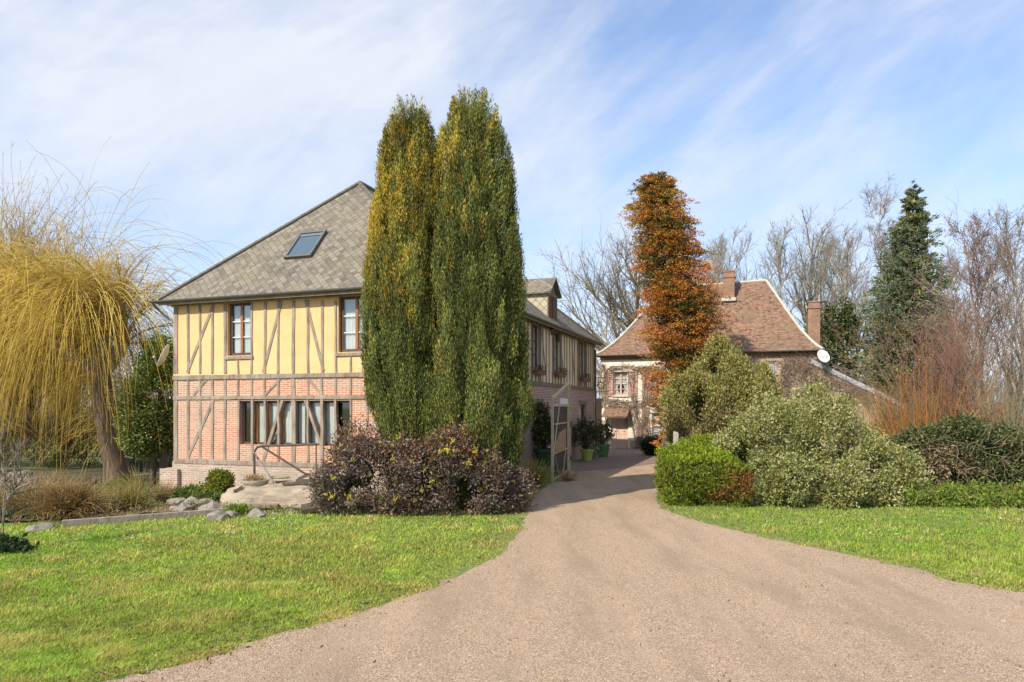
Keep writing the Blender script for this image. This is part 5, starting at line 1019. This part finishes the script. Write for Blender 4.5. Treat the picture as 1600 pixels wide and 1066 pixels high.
# hedge bank behind the left garden and the right lawn
rng = np.random.default_rng(96)
def bank(name, label, x0, x1, y, h, cols, seed, k=10, dens=20):
    rng = np.random.default_rng(seed); n = int((x1-x0)*dens*h); cc = np.stack([rng.uniform(x0, x1, n), y+rng.normal(size=n)*.6, h*rng.random(n)**.8], 1); cc[:, 2] *= .6+.7*vnoise(np.stack([cc[:, 0], cc[:, 0]*0, cc[:, 0]*0], 1), .5, seed); cc[:, 2] += gz(cc[:, 0], cc[:, 1])
    return tag(npmesh(name, [clump(rng, cc, k, (.22, .22, .2), np.tile([[0, -.1, .9]], (n, 1)), .6, (.15, .6), (.012, .04), palette(rng, n, cols, [1]*len(cols)))], DRY), label, 'hedge')
bank('hedge', 'dark brown-green hedge behind the willows on the left', -32, -17.6, 35.5, 3.6, [(.12, .085, .055), (.17, .12, .075), (.09, .075, .045)], 97, 14, 30)
bank('hedge', 'dull olive hedge under the bare trees on the right', 19, 40, 36.5, 2.6, [(.14, .13, .06), (.18, .15, .08), (.10, .11, .045)], 98)
bank('hedge', 'low brown hedge seen through the gap behind the two houses', 4, 9, 56, 3.4, [(.2, .17, .10), (.16, .15, .08)], 99)
# ------------------------------------------------------------------ vines on the cottage
VINE = m_plain('grey_vine_wood', (.20, .14, .10), (.34, .26, .20), 12, .9, .6)
def vine(name, label, face, q, paths, strands, jit, r0, seed, tw=9, loc=None, base_b=None):
    rng = np.random.default_rng(seed); allP = []; allR = []
    root = thing(name, label, 'climbing plant', loc if loc is not None else tuple(face.O), YAW if True else 0)
    for pts in paths:
        w_ = np.array([q(*p) for p in pts]); K = 14; s = np.linspace(0, len(w_)-1, K)
        base = np.stack([np.interp(s, np.arange(len(w_)), w_[:, 0]), np.interp(s, np.arange(len(w_)), w_[:, 1])], 1)
        for k in range(strands):
            wob = np.cumsum(rng.normal(size=(K, 2))*jit*.55, 0)*.5+rng.normal(size=(1, 2))*jit; wob -= wob[:1]*.3
            uv = base+wob; nrm = np.abs(rng.normal(size=K))*.05+.04
            allP.append(np.stack([uv[:, 0], -nrm, uv[:, 1]], 1)); allR.append(np.linspace(1.2, .5, K)*r0*rng.uniform(.4, 1.25))
    P = np.array(allP); P[:, :, 2] = np.maximum(P[:, :, 2], .0); cl = palette(rng, len(P), [(.30, .22, .165), (.40, .31, .24), (.24, .17, .125)], [2, 2, 1])
    npmesh('stems', [tubes(P, np.array(allR), 5, cl)], BARK, root)
    m_ = len(P)*tw; S, D, t_, pi = branch_off(rng, P, m_, 0, 1, (25, 80), -.05); D[:, 1] = -np.abs(D[:, 1])*.5; Pt = grow(rng, S, D, rng.uniform(.15, .7, m_), 5, .25, -.12); Pt[:, :, 1] = np.minimum(Pt[:, :, 1], -.02)
    npmesh('twigs', [tubes(Pt, .011*np.linspace(1, .6, 5)[None].repeat(m_, 0), 3, palette(rng, m_, [(.34, .25, .19), (.26, .18, .14), (.40, .31, .23)], [2, 2, 1]))], DRY, root); return root
z1q = lambda zx, zy: FC.uz(930+zx/5.923, 540+zy/5.923)
paths = [[(400, 960), (395, 840), (350, 700), (335, 590), (250, 520), (120, 510)], [(420, 930), (445, 800), (470, 640), (455, 530), (560, 480), (680, 490)], [(400, 940), (430, 760), (385, 620), (370, 480), (350, 330), (330, 240)],
         [(110, 520), (100, 400), (105, 280), (150, 210), (270, 205), (370, 215)], [(370, 220), (470, 215), (560, 225), (650, 215)], [(450, 520), (470, 420), (480, 320), (470, 230)], [(480, 900), (500, 780), (470, 680)], [(130, 540), (220, 545), (330, 545), (450, 540)], [(75, 560), (65, 420), (70, 250), (60, 180)], [(600, 620), (570, 560), (500, 520)]]
vine('wisteria', 'bare grey wisteria sprawling over the cream front of the cottage', FC, z1q, paths, 9, .12, .026, 101, 12)
q2 = lambda zx, zy: FC.uz(1180+zx/3.81, 450+zy/3.81)
vine('creeper', 'dry brown creeper matting the brick end wall and lean-to of the cottage', FC, q2, [[(180, 650), (200, 540), (260, 460), (320, 430)], [(300, 640), (300, 520), (370, 470), (450, 500)], [(420, 660), (420, 560), (500, 530), (580, 580)], [(170, 620), (170, 480), (230, 430), (350, 420)], [(520, 700), (540, 620), (640, 620), (740, 680)], [(300, 600), (400, 520), (520, 570), (680, 640)]], 11, .3, .017, 102, 20)

# ------------------------------------------------------------------ pots, planting and stones by the gate
def pot(label, loc, r, h, matp, plant, grp='plant pots in the courtyard'):
    th = thing('plant_pot', label, 'plant pot', loc, 0, grp); x = MB(); x.lathe([(r*.62, 0), (r*.66, .02), (r*.90, h*.80), (r*1.02, h*.81), (r*1.04, h), (r*.93, h), (r*.90, h*.86)], 26)
    x.build('pot', matp, th, smooth=False); x = MB(); x.lathe([(r*.9, h*.84), (.02, h*.9)], 16); x.build('soil', m_plain('potting_soil', (.04, .03, .02), (.08, .06, .04), 20), th)
    cc, nn, cols, wts, k, L, W, sd, st = plant; rng = np.random.default_rng(sd)
    cen = []; 
    for c, rr_, n in cc: d = unit(rng.normal(size=(n, 3))); cen.append(np.array(c)+d*np.array(rr_)*(rng.random((n, 1))**.35))
    cen = np.concatenate(cen); cen[:, 2] += h; ax = unit(cen-np.array([0, 0, h+.2])+np.array([0, 0, .1]))
    P = np.stack([np.linspace((0, 0, h*.85), c, 4) for c in cen[::max(1, len(cen)//st)]]); P[:, 1:3, :2] *= .8
    npmesh('stems', [tubes(P, np.linspace(.02, .008, 4)[None].repeat(len(P), 0), 4, (.12, .09, .05))], BARK, th)
    npmesh('leaves', [clump(rng, cen, k, nn, ax, .8, L, W, palette(rng, len(cen), cols, wts))], GLOSSY, th); return th
GRN = m_plain('green_glazed_pot', (.07, .19, .055), (.10, .25, .08), 3, .45, .05); DGRN = m_plain('dark_green_pot', (.035, .105, .04), (.055, .14, .06), 3, .45, .05); LIMEG = m_plain('lime_glazed_pot', (.30, .36, .06), (.38, .43, .09), 3, .5, .05)
SUB = tuple
pot('large dark green pot with a leafy shrub on the low stone wall behind the gate', (1.32, 29.0, .27), .42, .72, DGRN, ([((0, 0, .75), (.62, .6, .75), 130), ((-.2, 0, 1.4), (.4, .4, .5), 60)], .1, [(.07, .09, .022), (.11, .12, .03), (.16, .15, .035), (.045, .06, .02)], [3, 3, 1.5, 2], 9, (.10, .2), (.05, .09), 111, 18))
pot('lime green tapered pot holding a dark bushy plant against the brick wall', (3.72, 34.9, .02), .34, .60, LIMEG, ([((-.1, 0, .75), (.75, .6, .8), 170)], .1, [(.035, .055, .02), (.055, .075, .025), (.08, .095, .03)], [3, 3, 1], 9, (.12, .24), (.03, .06), 112, 16))
pot('mid green wide pot with a sparse laurel beside the cottage door', (4.93, 38.2, .02), .40, .64, GRN, ([((0, 0, .65), (.62, .5, .55), 55)], .1, [(.06, .08, .022), (.09, .11, .03), (.14, .15, .05)], [3, 3, 1], 8, (.13, .22), (.07, .11), 113, 14))
shrub('white_primula', 'small white-flowered plant between the lime pot and the mid green pot', 'plant', [((4.25, 36.6, .3), (.22, .2, .3))], 120, 6, .05, (.06, .1), (.04, .07), [(.5, .53, .42), (.12, .17, .05), (.3, .36, .2)], [2, 2, 1], 114, core=0)
x = MB(); rr = random.Random(5)
for k in range(3):
    u_ = 0
    while u_ < 3.2: ln_ = rr.uniform(.18, .42); x.box(u_+.008, min(u_+ln_, 3.2), -.16+rr.uniform(-.02, .02), .18+rr.uniform(-.02, .02), -.06+k*.11, .045+k*.11+rr.uniform(-.008, .0)); u_ += ln_
o = x.build('stone_wall', ROCK, bevel=.015); o.location = (.55, 27.2, 0); o.rotation_euler = (0, 0, R(70)); tag(o, 'low dry stone wall under the large dark green pot', 'wall')
x = MB(); x.box(-.75, .25, -.9, .9, -.1, .27); o = x.build('planting_ledge', ROCK, bevel=.02); o.location = (1.15, 28.8, 0); o.rotation_euler = (0, 0, R(-19.5)); tag(o, 'stone ledge carrying the large dark green pot by the gate', 'ledge')
def tussock(label, loc, n, L, spread, cols, wts, seed, wd=.012, droop=-.16, name='grass_tussock', cat='grass clump', tilt=(0, 0), grp=None, elong=(1, 1)):
    rng = np.random.default_rng(seed); a = rng.uniform(0, 6.28, n); e = np.abs(rng.normal(size=n))*spread; S = np.stack([np.cos(a)*.16*rng.random(n)*elong[0], np.sin(a)*.16*rng.random(n)*elong[1], np.zeros(n)], 1)
    if elong[0] > 1.5: S[:, 0] = rng.normal(size=n)*.16*elong[0]
    P = grow(rng, S, np.stack([np.cos(a)*e+tilt[0], np.sin(a)*e+tilt[1], np.ones(n)], 1), rng.uniform(*L, n), 6, .06, droop); P[:, :, 2] = np.maximum(P[:, :, 2], .0)
    o = npmesh(name, [tubes(P, wd*np.linspace(1, .35, 6)[None].repeat(n, 0), 3, palette(rng, n, cols, wts))], DRY); o.location = (loc[0], loc[1], float(gz(loc[0], loc[1]))+.02); return tag(o, label, cat, grp)
STR = [(.46, .33, .15), (.38, .25, .11), (.54, .41, .21), (.30, .22, .09)]
tussock('yellow-green grassy tuft at the foot of the gate post', (.72, 23.9), 420, (.5, 1.0), .6, [(.42, .36, .08), (.34, .32, .07), (.5, .42, .16)], [2, 2, 1], 121, .013)
tussock('small dry tuft trailing by the base of the open gate', (2.0, 25.6), 120, (.3, .6), .9, STR, [1]*4, 122, .008, -.2)
for i, (px, h_) in enumerate(((1056, 1.84), (1041, 1.5))):
    x = MB(); x.hexa([(-.13, -.11, 0), (.14, -.1, 0), (.13, .11, 0), (-.14, .1, 0), (-.11, -.08, h_), (.12, -.09, h_-.05), (.11, .09, h_-.02), (-.1, .08, h_+.02)]); o = x.build('stone_post', STONE, bevel=.03); o.location = (gp(px, 24.5), 24.5, 0); o.scale = (.8, .8, 1); tag(o, ['tall upright grey stone post behind the clipped golden hedge', 'shorter stone post beside the taller one behind the clipped golden hedge'][i], 'post', 'stone posts behind the clipped hedge')

# ------------------------------------------------------------------ stream garden in front of the half-timbered house
def rough(mb_name, label, cat, verts_fn, mat, loc, rz, sub, amp, seed, group=None):
    bm = bmesh.new(); verts_fn(bm); bmesh.ops.recalc_face_normals(bm, faces=bm.faces); bmesh.ops.subdivide_edges(bm, edges=bm.edges, cuts=sub, use_grid_fill=True)
    P = np.array([v.co[:] for v in bm.verts]); n = vnoise(P, 2.4, seed)-.5+.5*(vnoise(P, 6.5, seed)-.5)
    bm.normal_update()
    for v, k in zip(bm.verts, n): v.co += v.normal*float(k)*amp
    me = bpy.data.meshes.new(mb_name); bm.to_mesh(me); bm.free(); me.materials.append(mat); set_uv(me); o = bpy.data.objects.new(mb_name, me); col.objects.link(o); o.location = loc; o.rotation_euler = (0, 0, rz); return tag(o, label, cat, group)
def boxfn(pts):
    def f(bm):
        v = [bm.verts.new(p) for p in pts]
        for q in ((0,3,2,1),(4,5,6,7),(0,1,5,4),(1,2,6,5),(2,3,7,6),(3,0,4,7)): bm.faces.new([v[i] for i in q])
    return f
# sloping concrete slab below the windows
p0 = onground(368, 797, 0); 
rough('stone_slab', 'big pale sloping stone slab below the handrail in front of the house', 'stone slab', boxfn([(-7.55, 18.5, -.4), (-4.9, 18.4, -.4), (-4.7, 21.2, -.4), (-8.0, 21.7, -.4), (-7.5, 18.75, .40), (-4.95, 18.55, .16), (-4.75, 21.1, .46), (-7.85, 21.6, .46)]), CONC, (0, 0, 0), 0, 12, .13, 131)
rough('stone_slab', 'narrow upright pale stone block left of the big sloping slab', 'stone slab', boxfn([(-8.2, 19.3, -.4), (-7.62, 19.0, -.4), (-7.55, 19.9, -.4), (-8.2, 20.1, -.4), (-8.0, 19.4, .30), (-7.6, 19.2, .42), (-7.58, 19.8, .5), (-8.0, 20.0, .36)]), CONC, (0, 0, 0), 0, 6, .1, 132)
# iron trapdoor / opening on the slab
x = MB(); x.hexa([(-6.55, 20.6, .33), (-5.3, 20.5, .33), (-5.3, 21.3, .45), (-6.4, 21.3, .45), (-6.55, 20.6, .42), (-5.3, 20.5, .42), (-5.3, 21.3, .52), (-6.4, 21.3, .52)]); x.bar((-6.7, 20.55, .46), (-5.2, 20.5, .50), .09, .07); o = x.build('iron_hatch', IRON); tag(o, 'dark rusty iron hatch lying on the sloping slab', 'hatch')
# handrail
hd = 21.2; hr = thing('handrail', 'bent dark metal handrail above the stone slab', 'handrail', (gp(397, hd), hd, 0)); bx0 = gp(397, hd)
P3 = lambda px, py: (gp(px, hd)-bx0, 0, zp(py, hd))
x = MB(); x.tube([P3(397.5, 752), P3(397.5, 712), P3(398.5, 704), P3(402, 699), P3(408, 697), P3(450, 696), P3(494, 694)], .035, 8); x.build('rail', IRON, hr)
x = MB(); x.tube([P3(409, 698), P3(489, 748)], .032, 8); x.build('brace', IRON, hr); x = MB(); x.tube([P3(494, 694), P3(494, 755)], .02, 6); x.build('post', IRON, hr)
# bowl planter
bp = thing('bowl_planter', 'wide shallow grey stone bowl planter with dead grass on the slab', 'planter', (gp(399, 20.6), 20.6, zp(764, 20.6))); x = MB()
x.lathe([(.13, 0), (.2, .01), (.30, .09), (.37, .20), (.385, .265), (.36, .27), (.33, .2)], 28); x.build('bowl', STONE, bp); x = MB(); x.lathe([(.34, .21), (.05, .24)], 16); x.build('soil', m_plain('dry_potting_soil', (.16, .11, .07), (.24, .17, .11), 20), bp)
rng = np.random.default_rng(133); n = 260; a = rng.uniform(0, 6.28, n); P = grow(rng, np.stack([np.cos(a)*.28*rng.random(n), np.sin(a)*.28*rng.random(n), np.full(n, .22)], 1), rng.normal(size=(n, 3))*.5+np.array([0, 0, 1]), rng.uniform(.08, .26, n), 4, .15, -.02); npmesh('dead_grass', [tubes(P, .006*np.ones((n, 4)), 3, palette(rng, n, STR, [1]*4))], DRY, bp)
x = MB(); x.lathe([(.05, 0), (.28, .0), (.30, .03), (.27, .05), (.03, .055)], 20); o = x.build('mill_disc', m_plain('mossy_stone', (.22, .26, .10), (.34, .33, .2), 7), smooth=False); o.location = (gp(437, 21.3), 21.3, .55); tag(o, 'flat mossy round stone lying behind the handrail', 'stone')
x = MB(); x.bar((gp(400, 21.4), 21.35, .95+.3), (gp(428, 20.9), 20.9, .45), .045, .045); o = x.build('leaning_pole', GREYWOOD); tag(o, 'thin grey pole leaning on the handrail post', 'pole')
# timber edging
x = MB(); a_ = onground(97, 823); b_ = onground(240, 812); c_ = onground(370, 802)
for p, q_ in ((a_, b_), (b_, c_)): x.bar((p.x, p.y, .05), (q_.x, q_.y, .05), .10, .19)
o = x.build('timber_edging', TIMBER, bevel=.01); tag(o, 'long low timber edging board between the lawn and the stream garden', 'edging board')
x = MB(); x.bar((-7.35, 18.35, .09), (-6.15, 18.55, .10), .3, .09); o = x.build('wooden_plank', TIMBER_E, bevel=.01); tag(o, 'short dark plank lying at the foot of the sloping slab', 'plank')
x = MB(); x.tube([(-5.3, 17.75, .12), (-4.9, 17.8, .17), (-4.4, 17.72, .15)], [.13, .16, .12], 9); o = x.build('log', m_plain('dark_log', (.05, .04, .03), (.11, .085, .06), 10, .9, .8)); tag(o, 'dark rotting log at the left foot of the purple shrub', 'log')
# rocks
rg = random.Random(9); rk = [(285, 800, .30, 'rounded grey rock at the left end of the rock pile'), (300, 795, .34, 'broad grey rock in the middle of the rock pile'), (317, 790, .28, 'pale upright rock near the yellow bush'), (332, 800, .33, 'flat slanting rock at the right of the pile'), (348, 796, .30, 'long flat stone slab leaning toward the lawn'), (340, 812, .24, 'dark mossy stone half buried at the lawn edge'), (360, 808, .16, 'small pale stone at the lawn edge beside the mossy one'), (400, 806, .26, 'flat pale stone at the foot of the big slab'), (430, 804, .22, 'small flat stone in front of the big slab'), (455, 801, .2, 'thin flat stone near the purple shrub'), (277, 789, .22, 'small grey stone behind the rock pile'), (60, 828, .28, 'pale flat stone at the left end of the timber edging')]
for i, (px, py, r_, lb) in enumerate(rk):
    p = onground(px, py, .0); fl_ = .35 if 'flat' in lb else .75
    def fn(bm, r_=r_, fl_=fl_): 
        bmesh.ops.create_icosphere(bm, subdivisions=1, radius=r_*.95)
        for v in bm.verts: v.co.z *= fl_; v.co.x *= 1.25; v.co = Vector([round(c/(r_*.5))*r_*.5*.45+c*.55 for c in v.co])
    o = rough('rock', lb, 'rock', fn, ROCK, (p.x, p.y, r_*fl_*.12), rg.uniform(0, 6), 2, r_*.75, 140+i, 'rocks along the stream garden')
rough('rock', 'grey boulder under the willow shoots at the far left', 'rock', lambda bm: bmesh.ops.create_icosphere(bm, subdivisions=3, radius=.55), ROCK, (gp(28, 24.5), 24.5, -.15), .5, 1, .45, 160, 'rocks along the stream garden')
shrub('yellow_bush', 'small golden-green bush beside the pale stone slab', 'shrub', [((gp(345, 20.6), 20.6, .38), (.42, .4, .52)), ((gp(330, 20.2), 20.2, .1), (.4, .35, .35))], 190, 9, .045, (.05, .1), (.02, .04), [(.24, .25, .03), (.17, .20, .03), (.3, .26, .04), (.10, .14, .03)], [3, 3, 1, 2], 151, amp=.35, ns=3, up=.5)
shrub('weed_clump', 'leafy green weeds at the foot of the brick plinth', 'plant', [((gp(300, 21), 21, -.02), (.7, .4, .32)), ((gp(318, 19.8), 19.8, .0), (.4, .3, .3))], 150, 8, .07, (.06, .14), (.03, .06), [(.10, .15, .035), (.15, .20, .05), (.2, .2, .06)], [2, 2, 1], 152, amp=.4, up=.7)
shrub('weed_clump', 'bright green weeds beside the dark mossy stone', 'plant', [((gp(366, 17.3), 17.5, .05), (.3, .2, .2))], 200, 7, .05, (.05, .11), (.03, .05), [(.16, .24, .03), (.2, .28, .05)], [1, 1], 153, up=.7)
shrub('sedum_patch', 'blue-green low plants at the left edge of the garden', 'plant', [((gp(22, 17), 17, .0), (.75, .5, .22)), ((gp(-10, 16.6), 16.6, .0), (.6, .4, .25))], 150, 8, .06, (.06, .11), (.04, .07), [(.14, .21, .12), (.10, .16, .08), (.18, .24, .15)], [2, 2, 1], 154, up=.6)
tussock('broad mound of dry straw-coloured grass at the left of the timber edging', (gp(65, 17.4), 17.4), 2100, (.5, 1.15), .9, STR, [3, 3, 2, 2], 161, .010, -.22, elong=(4.2, 2.2))
tussock('red-brown dry grass tussock at the right end of the straw mound', (gp(112, 17.2), 17.2), 900, (.45, .95), .6, [(.34, .19, .07), (.28, .17, .06), (.2, .15, .05)], [2, 2, 1], 162, .010, -.2)
tussock('greenish arching grass tussock leaning right behind the edging', (gp(215, 20.3), 20.3), 900, (.6, 1.25), .5, [(.30, .26, .08), (.22, .22, .06), (.38, .30, .12)], [2, 2, 1], 163, .009, -.2, tilt=(-.5, 0))
tussock('yellowish grass tussock just behind the timber edging', (gp(198, 18.3), 18.3), 700, (.35, .8), .6, [(.36, .29, .09), (.28, .25, .07), (.42, .34, .15)], [2, 2, 1], 164, .009, -.2)
tussock('small dry grass tuft near the plinth corner', (gp(258, 21.2), 21.2), 320, (.3, .8), .4, STR, [1]*4, 165, .008, -.1)
# dead litter and low weeds over the soil
rng = np.random.default_rng(171); n = 9000; x0 = rng.uniform(-22, -5.5, n); y0 = rng.uniform(15.8, 29, n); ok = inpoly(x0, y0, bed_poly) & ~((y0 > 18.8) & (x0 > -7.9)); x0, y0 = x0[ok], y0[ok]; cc = np.stack([x0, y0, gz(x0, y0)+rng.uniform(.04, .12, len(x0))], 1); q_ = vnoise(cc, .7, 2); colr = np.where((q_ > .52)[:, None], palette(rng, len(cc), [(.15, .19, .045), (.20, .23, .06), (.12, .15, .04)], [1, 1, 1]), palette(rng, len(cc), [(.30, .21, .12), (.22, .15, .085), (.38, .28, .16)], [2, 2, 1]))
tag(npmesh('leaf_litter', [clump(rng, cc, 6, (.14, .14, .03), np.tile([[0, 0, .4]], (len(cc), 1)), 1.0, (.06, .16), (.012, .035), colr)], DRY), 'dry leaf litter and low weeds covering the stream garden soil', 'leaf litter', kind='stuff')
shrub('weed_clump', 'scrappy green weeds growing between the rocks of the pile', 'plant', [((gp(292, 18.4), 18.4, .0), (.55, .25, .2)), ((gp(322, 18.3), 18.3, .0), (.35, .25, .22)), ((gp(380, 18.0), 18.1, .0), (.5, .12, .12)), ((gp(440, 17.9), 17.95, .0), (.6, .1, .10))], 130, 7, .06, (.05, .13), (.015, .04), [(.16, .19, .05), (.24, .22, .08), (.12, .15, .04), (.30, .24, .12)], [2, 2, 2, 1], 155, amp=.5, up=.8, core=0)
# bare sapling at the left edge
sp_ = bare('sapling', 'thin bare sapling with grey twigs on the lawn at the left edge', (gp(6, 13.2), 13.2, 0), 2.25, 172, .022, .2, 10, 3, 3, 2, (25, 60), .5, .10, (.22, .18, .14), (.26, .215, .17), rt=.004, cat='tree')
shrub('bergenia', 'dark green leafy clump at the foot of the sapling', 'plant', [((gp(4, 13.1), 13.1, .03), (.38, .3, .2)), ((gp(28, 13.1), 13.1, .0), (.3, .22, .08))], 180, 7, .06, (.08, .15), (.05, .09), [(.05, .085, .03), (.075, .11, .035)], [1, 1], 173, up=.6, mat=GLOSSY)

# ------------------------------------------------------------------ grass, daisies, loose stones
rng = np.random.default_rng(181)
def scatter(n, dmin, dmax, power=1.0):
    """random lawn positions, thinning out with distance"""
    d = 1/np.sqrt(rng.uniform(1/dmax**2, 1/dmin**2, n)); a = rng.uniform(-.84, 1.0, n); return d*a, d
X, Y = scatter(920000, 6.0, 26)
edge = .34*(vnoise(np.stack([X, Y, X*0], 1), 1.9)-.5)+.16*(vnoise(np.stack([X, Y, X*0], 1), 6.0)-.5)+.09*rng.normal(size=len(X))
ok = ~inpoly(X+edge, Y+edge*.6, drive_poly) & ~inpoly(X, Y, bed_poly) & (Y < 23.5)
ok &= ~((X > 10.2) & (Y > 20)) & ~((np.abs(X+2.2) < 2.6) & (Y > 18.6)) & ~((X > 3.9) & (Y > 20.2)) & ~((X < -2) & (Y > 18.4))
X, Y = X[ok], Y[ok]; n = len(X); sc_ = np.clip(Y/8, 1, 2.2)
P2 = np.stack([X, Y, X*0], 1); q1 = vnoise(P2, .42, 3); q2_ = vnoise(P2, 2.1, 8); q3_ = vnoise(P2, .17, 5)
near = np.zeros(n); 
mk2 = lambda x, y, e: inpoly(x, y, drive_poly) ^ (inpoly(x+e, y, drive_poly) & inpoly(x-e, y, drive_poly) & inpoly(x, y+e, drive_poly) & inpoly(x, y-e, drive_poly)) | (~inpoly(x, y, drive_poly) & (inpoly(x+e, y, drive_poly) | inpoly(x-e, y, drive_poly)))
mk = lambda e: inpoly(X+e, Y, drive_poly) | inpoly(X-e, Y, drive_poly) | inpoly(X, Y+e, drive_poly) | inpoly(X, Y-e, drive_poly)
e1 = mk(.3); e2 = mk(.7)
q4_ = vnoise(P2, 5.0, 2); H_ = rng.uniform(.025, .055, n)*(.35+.8*q2_+.6*q4_)*(1+.25*q1); H_ *= np.where(e1, .6, np.where(e2, .8, 1))*np.where(Y > 12, 1.15, 1)
base = np.array([(.215, .35, .05)])*(1-q1)[:, None]+np.array([(.31, .40, .075)])*q1[:, None]
dry = rng.random(n) < np.clip((q2_-.42)*1.1, 0, .55)+np.where(e1, .35, np.where(e2, .16, .05))+np.where(X < -4, .10, 0)*(q3_ > .45); base[dry] = palette(rng, dry.sum(), [(.46, .37, .16), (.38, .31, .12), (.36, .35, .10)], [2, 2, 3])
lush = (q3_ > .52) & (X < 2); base[lush & ~dry] *= np.array([.85, 1.02, .8])
base *= np.array([.92, .93, .92])
lf = X < 2; base[lf] *= np.array([1.28, 1.18, 1.12])
rs = (X > 3); base[rs & ~dry] *= np.array([1.02, 1.02, .8])
base *= rng.uniform(.7, 1.35, (n, 1))*(.86+.34*q4_[:, None])*(.93+.2*q2_[:, None])
moss = (vnoise(P2, .8, 12) > .64) & (rng.random(n) < .4); base[moss] = palette(rng, moss.sum(), [(.30, .30, .06), (.36, .31, .10), (.24, .22, .07)], [2, 1, 1])
a = rng.uniform(0, 6.28, n); lean = np.abs(rng.normal(size=n))*.95; wv = rng.uniform(.003, .0055, n)*sc_; wd = np.stack([np.cos(a), np.sin(a), np.zeros(n)], 1)*wv[:, None]; ld = np.stack([np.cos(a+1.4), np.sin(a+1.4), np.zeros(n)], 1)*(lean*H_)[:, None]
p = np.stack([X, Y, gz(X, Y)-.004], 1); upz = np.array([0, 0, 1.])
V = np.stack([p-wd, p+wd, p+wd*.6+ld*.4+upz*(H_*.62)[:, None], p+ld+upz*H_[:, None], p-wd*.6+ld*.4+upz*(H_*.62)[:, None]], 1).reshape(-1, 3)
tag(npmesh('grass', [(V, np.arange(5*n).reshape(n, 5), np.repeat(base, 5, 0))], LEAF), 'short bright green lawn grass with dry yellow patches', 'grass', kind='stuff')
# broad-leaved weeds in the lawn
m_ = 900; i_ = rng.choice(n, m_); cc = p[i_]+np.array([0, 0, .015]); tag(npmesh('lawn_weeds', [clump(rng, cc, 7, (.035, .035, .008), np.tile([[0, 0, .12]], (m_, 1)), 1., (.04, .09), (.015, .035), palette(rng, m_, [(.17, .24, .05), (.12, .18, .04), (.26, .27, .14), (.30, .24, .12)], [3, 3, 1, 1]))], LEAF), 'flat broad-leaved weeds scattered through the lawn', 'weeds', kind='stuff')
# daisies
ok = np.where(((X > 9) & (Y < 19) & (Y > 12)) | ((X > 5) & (Y > 14)) | ((X < -5) & (Y > 14)))[0]; ok = ok[vnoise(p[ok], .8, 6) > .5]; i_ = rng.choice(ok, 170); cc = p[i_]+np.array([0, 0, .075])
tag(npmesh('daisies', [clump(rng, cc, 5, (.012, .012, .004), np.tile([[0, 0, .1]], (len(cc), 1)), 1., (.022, .034), (.012, .018), np.tile([[.78, .78, .74]], (len(cc), 1)), .05)], LEAF), 'tiny white daisies dotted over the lawn', 'daisies', kind='stuff')
# fallen leaves and bits on the lawn and along the drive edge
X2, Y2 = scatter(9000, 6, 20); e2_ = mk2(X2, Y2, .45); ok = (e2_ & (rng.random(len(X2)) < .75)) | (rng.random(len(X2)) < .05); ok &= ~inpoly(X2, Y2, bed_poly) & (Y2 < 17.4); X2, Y2 = X2[ok], Y2[ok]; cc = np.stack([X2, Y2, np.where(inpoly(X2, Y2, drive_poly), .016, .045)], 1)
tag(npmesh('fallen_leaves', [clump(rng, cc, 1, .01, np.tile([[0, 0, .05]], (len(cc), 1)), 1., (.02, .06), (.012, .035), palette(rng, len(cc), [(.22, .14, .08), (.32, .22, .12), (.14, .10, .06), (.42, .34, .22)], [2, 2, 2, 1]))], DRY), 'small brown leaf scraps along the edges of the drive and lawn', 'leaf litter', kind='stuff')
# loose stones on the drive and its edge
X, Y = scatter(60000, 5.6, 18); ok = inpoly(X, Y, drive_poly); X, Y = X[ok], Y[ok]; n = len(X); r_ = rng.uniform(.0035, .0085, n)*np.where(rng.random(n) < .05, 2.1, 1)
d8 = np.array([(1, 0, 0), (-1, 0, 0), (0, 1, 0), (0, -1, 0), (0, 0, .8), (0, 0, -.8)], float); V = (np.stack([X, Y, np.full(n, .010)], 1)[:, None]+d8[None]*r_[:, None, None]*rng.uniform(.6, 1.3, (n, 6, 1))).reshape(-1, 3)
T = np.array([(0, 2, 4), (2, 1, 4), (1, 3, 4), (3, 0, 4)]); Q = (np.arange(n)[:, None, None]*6+T[None]).reshape(-1, 3)
tag(npmesh('loose_gravel', [(V, Q, np.repeat(palette(rng, n, [(.44, .33, .28), (.34, .25, .21), (.55, .45, .40), (.24, .18, .155), (.64, .57, .52)], [3, 3, 2, 1, .6]), 6, 0))], DRY), 'loose pinkish gravel stones scattered on the drive', 'gravel', kind='stuff')
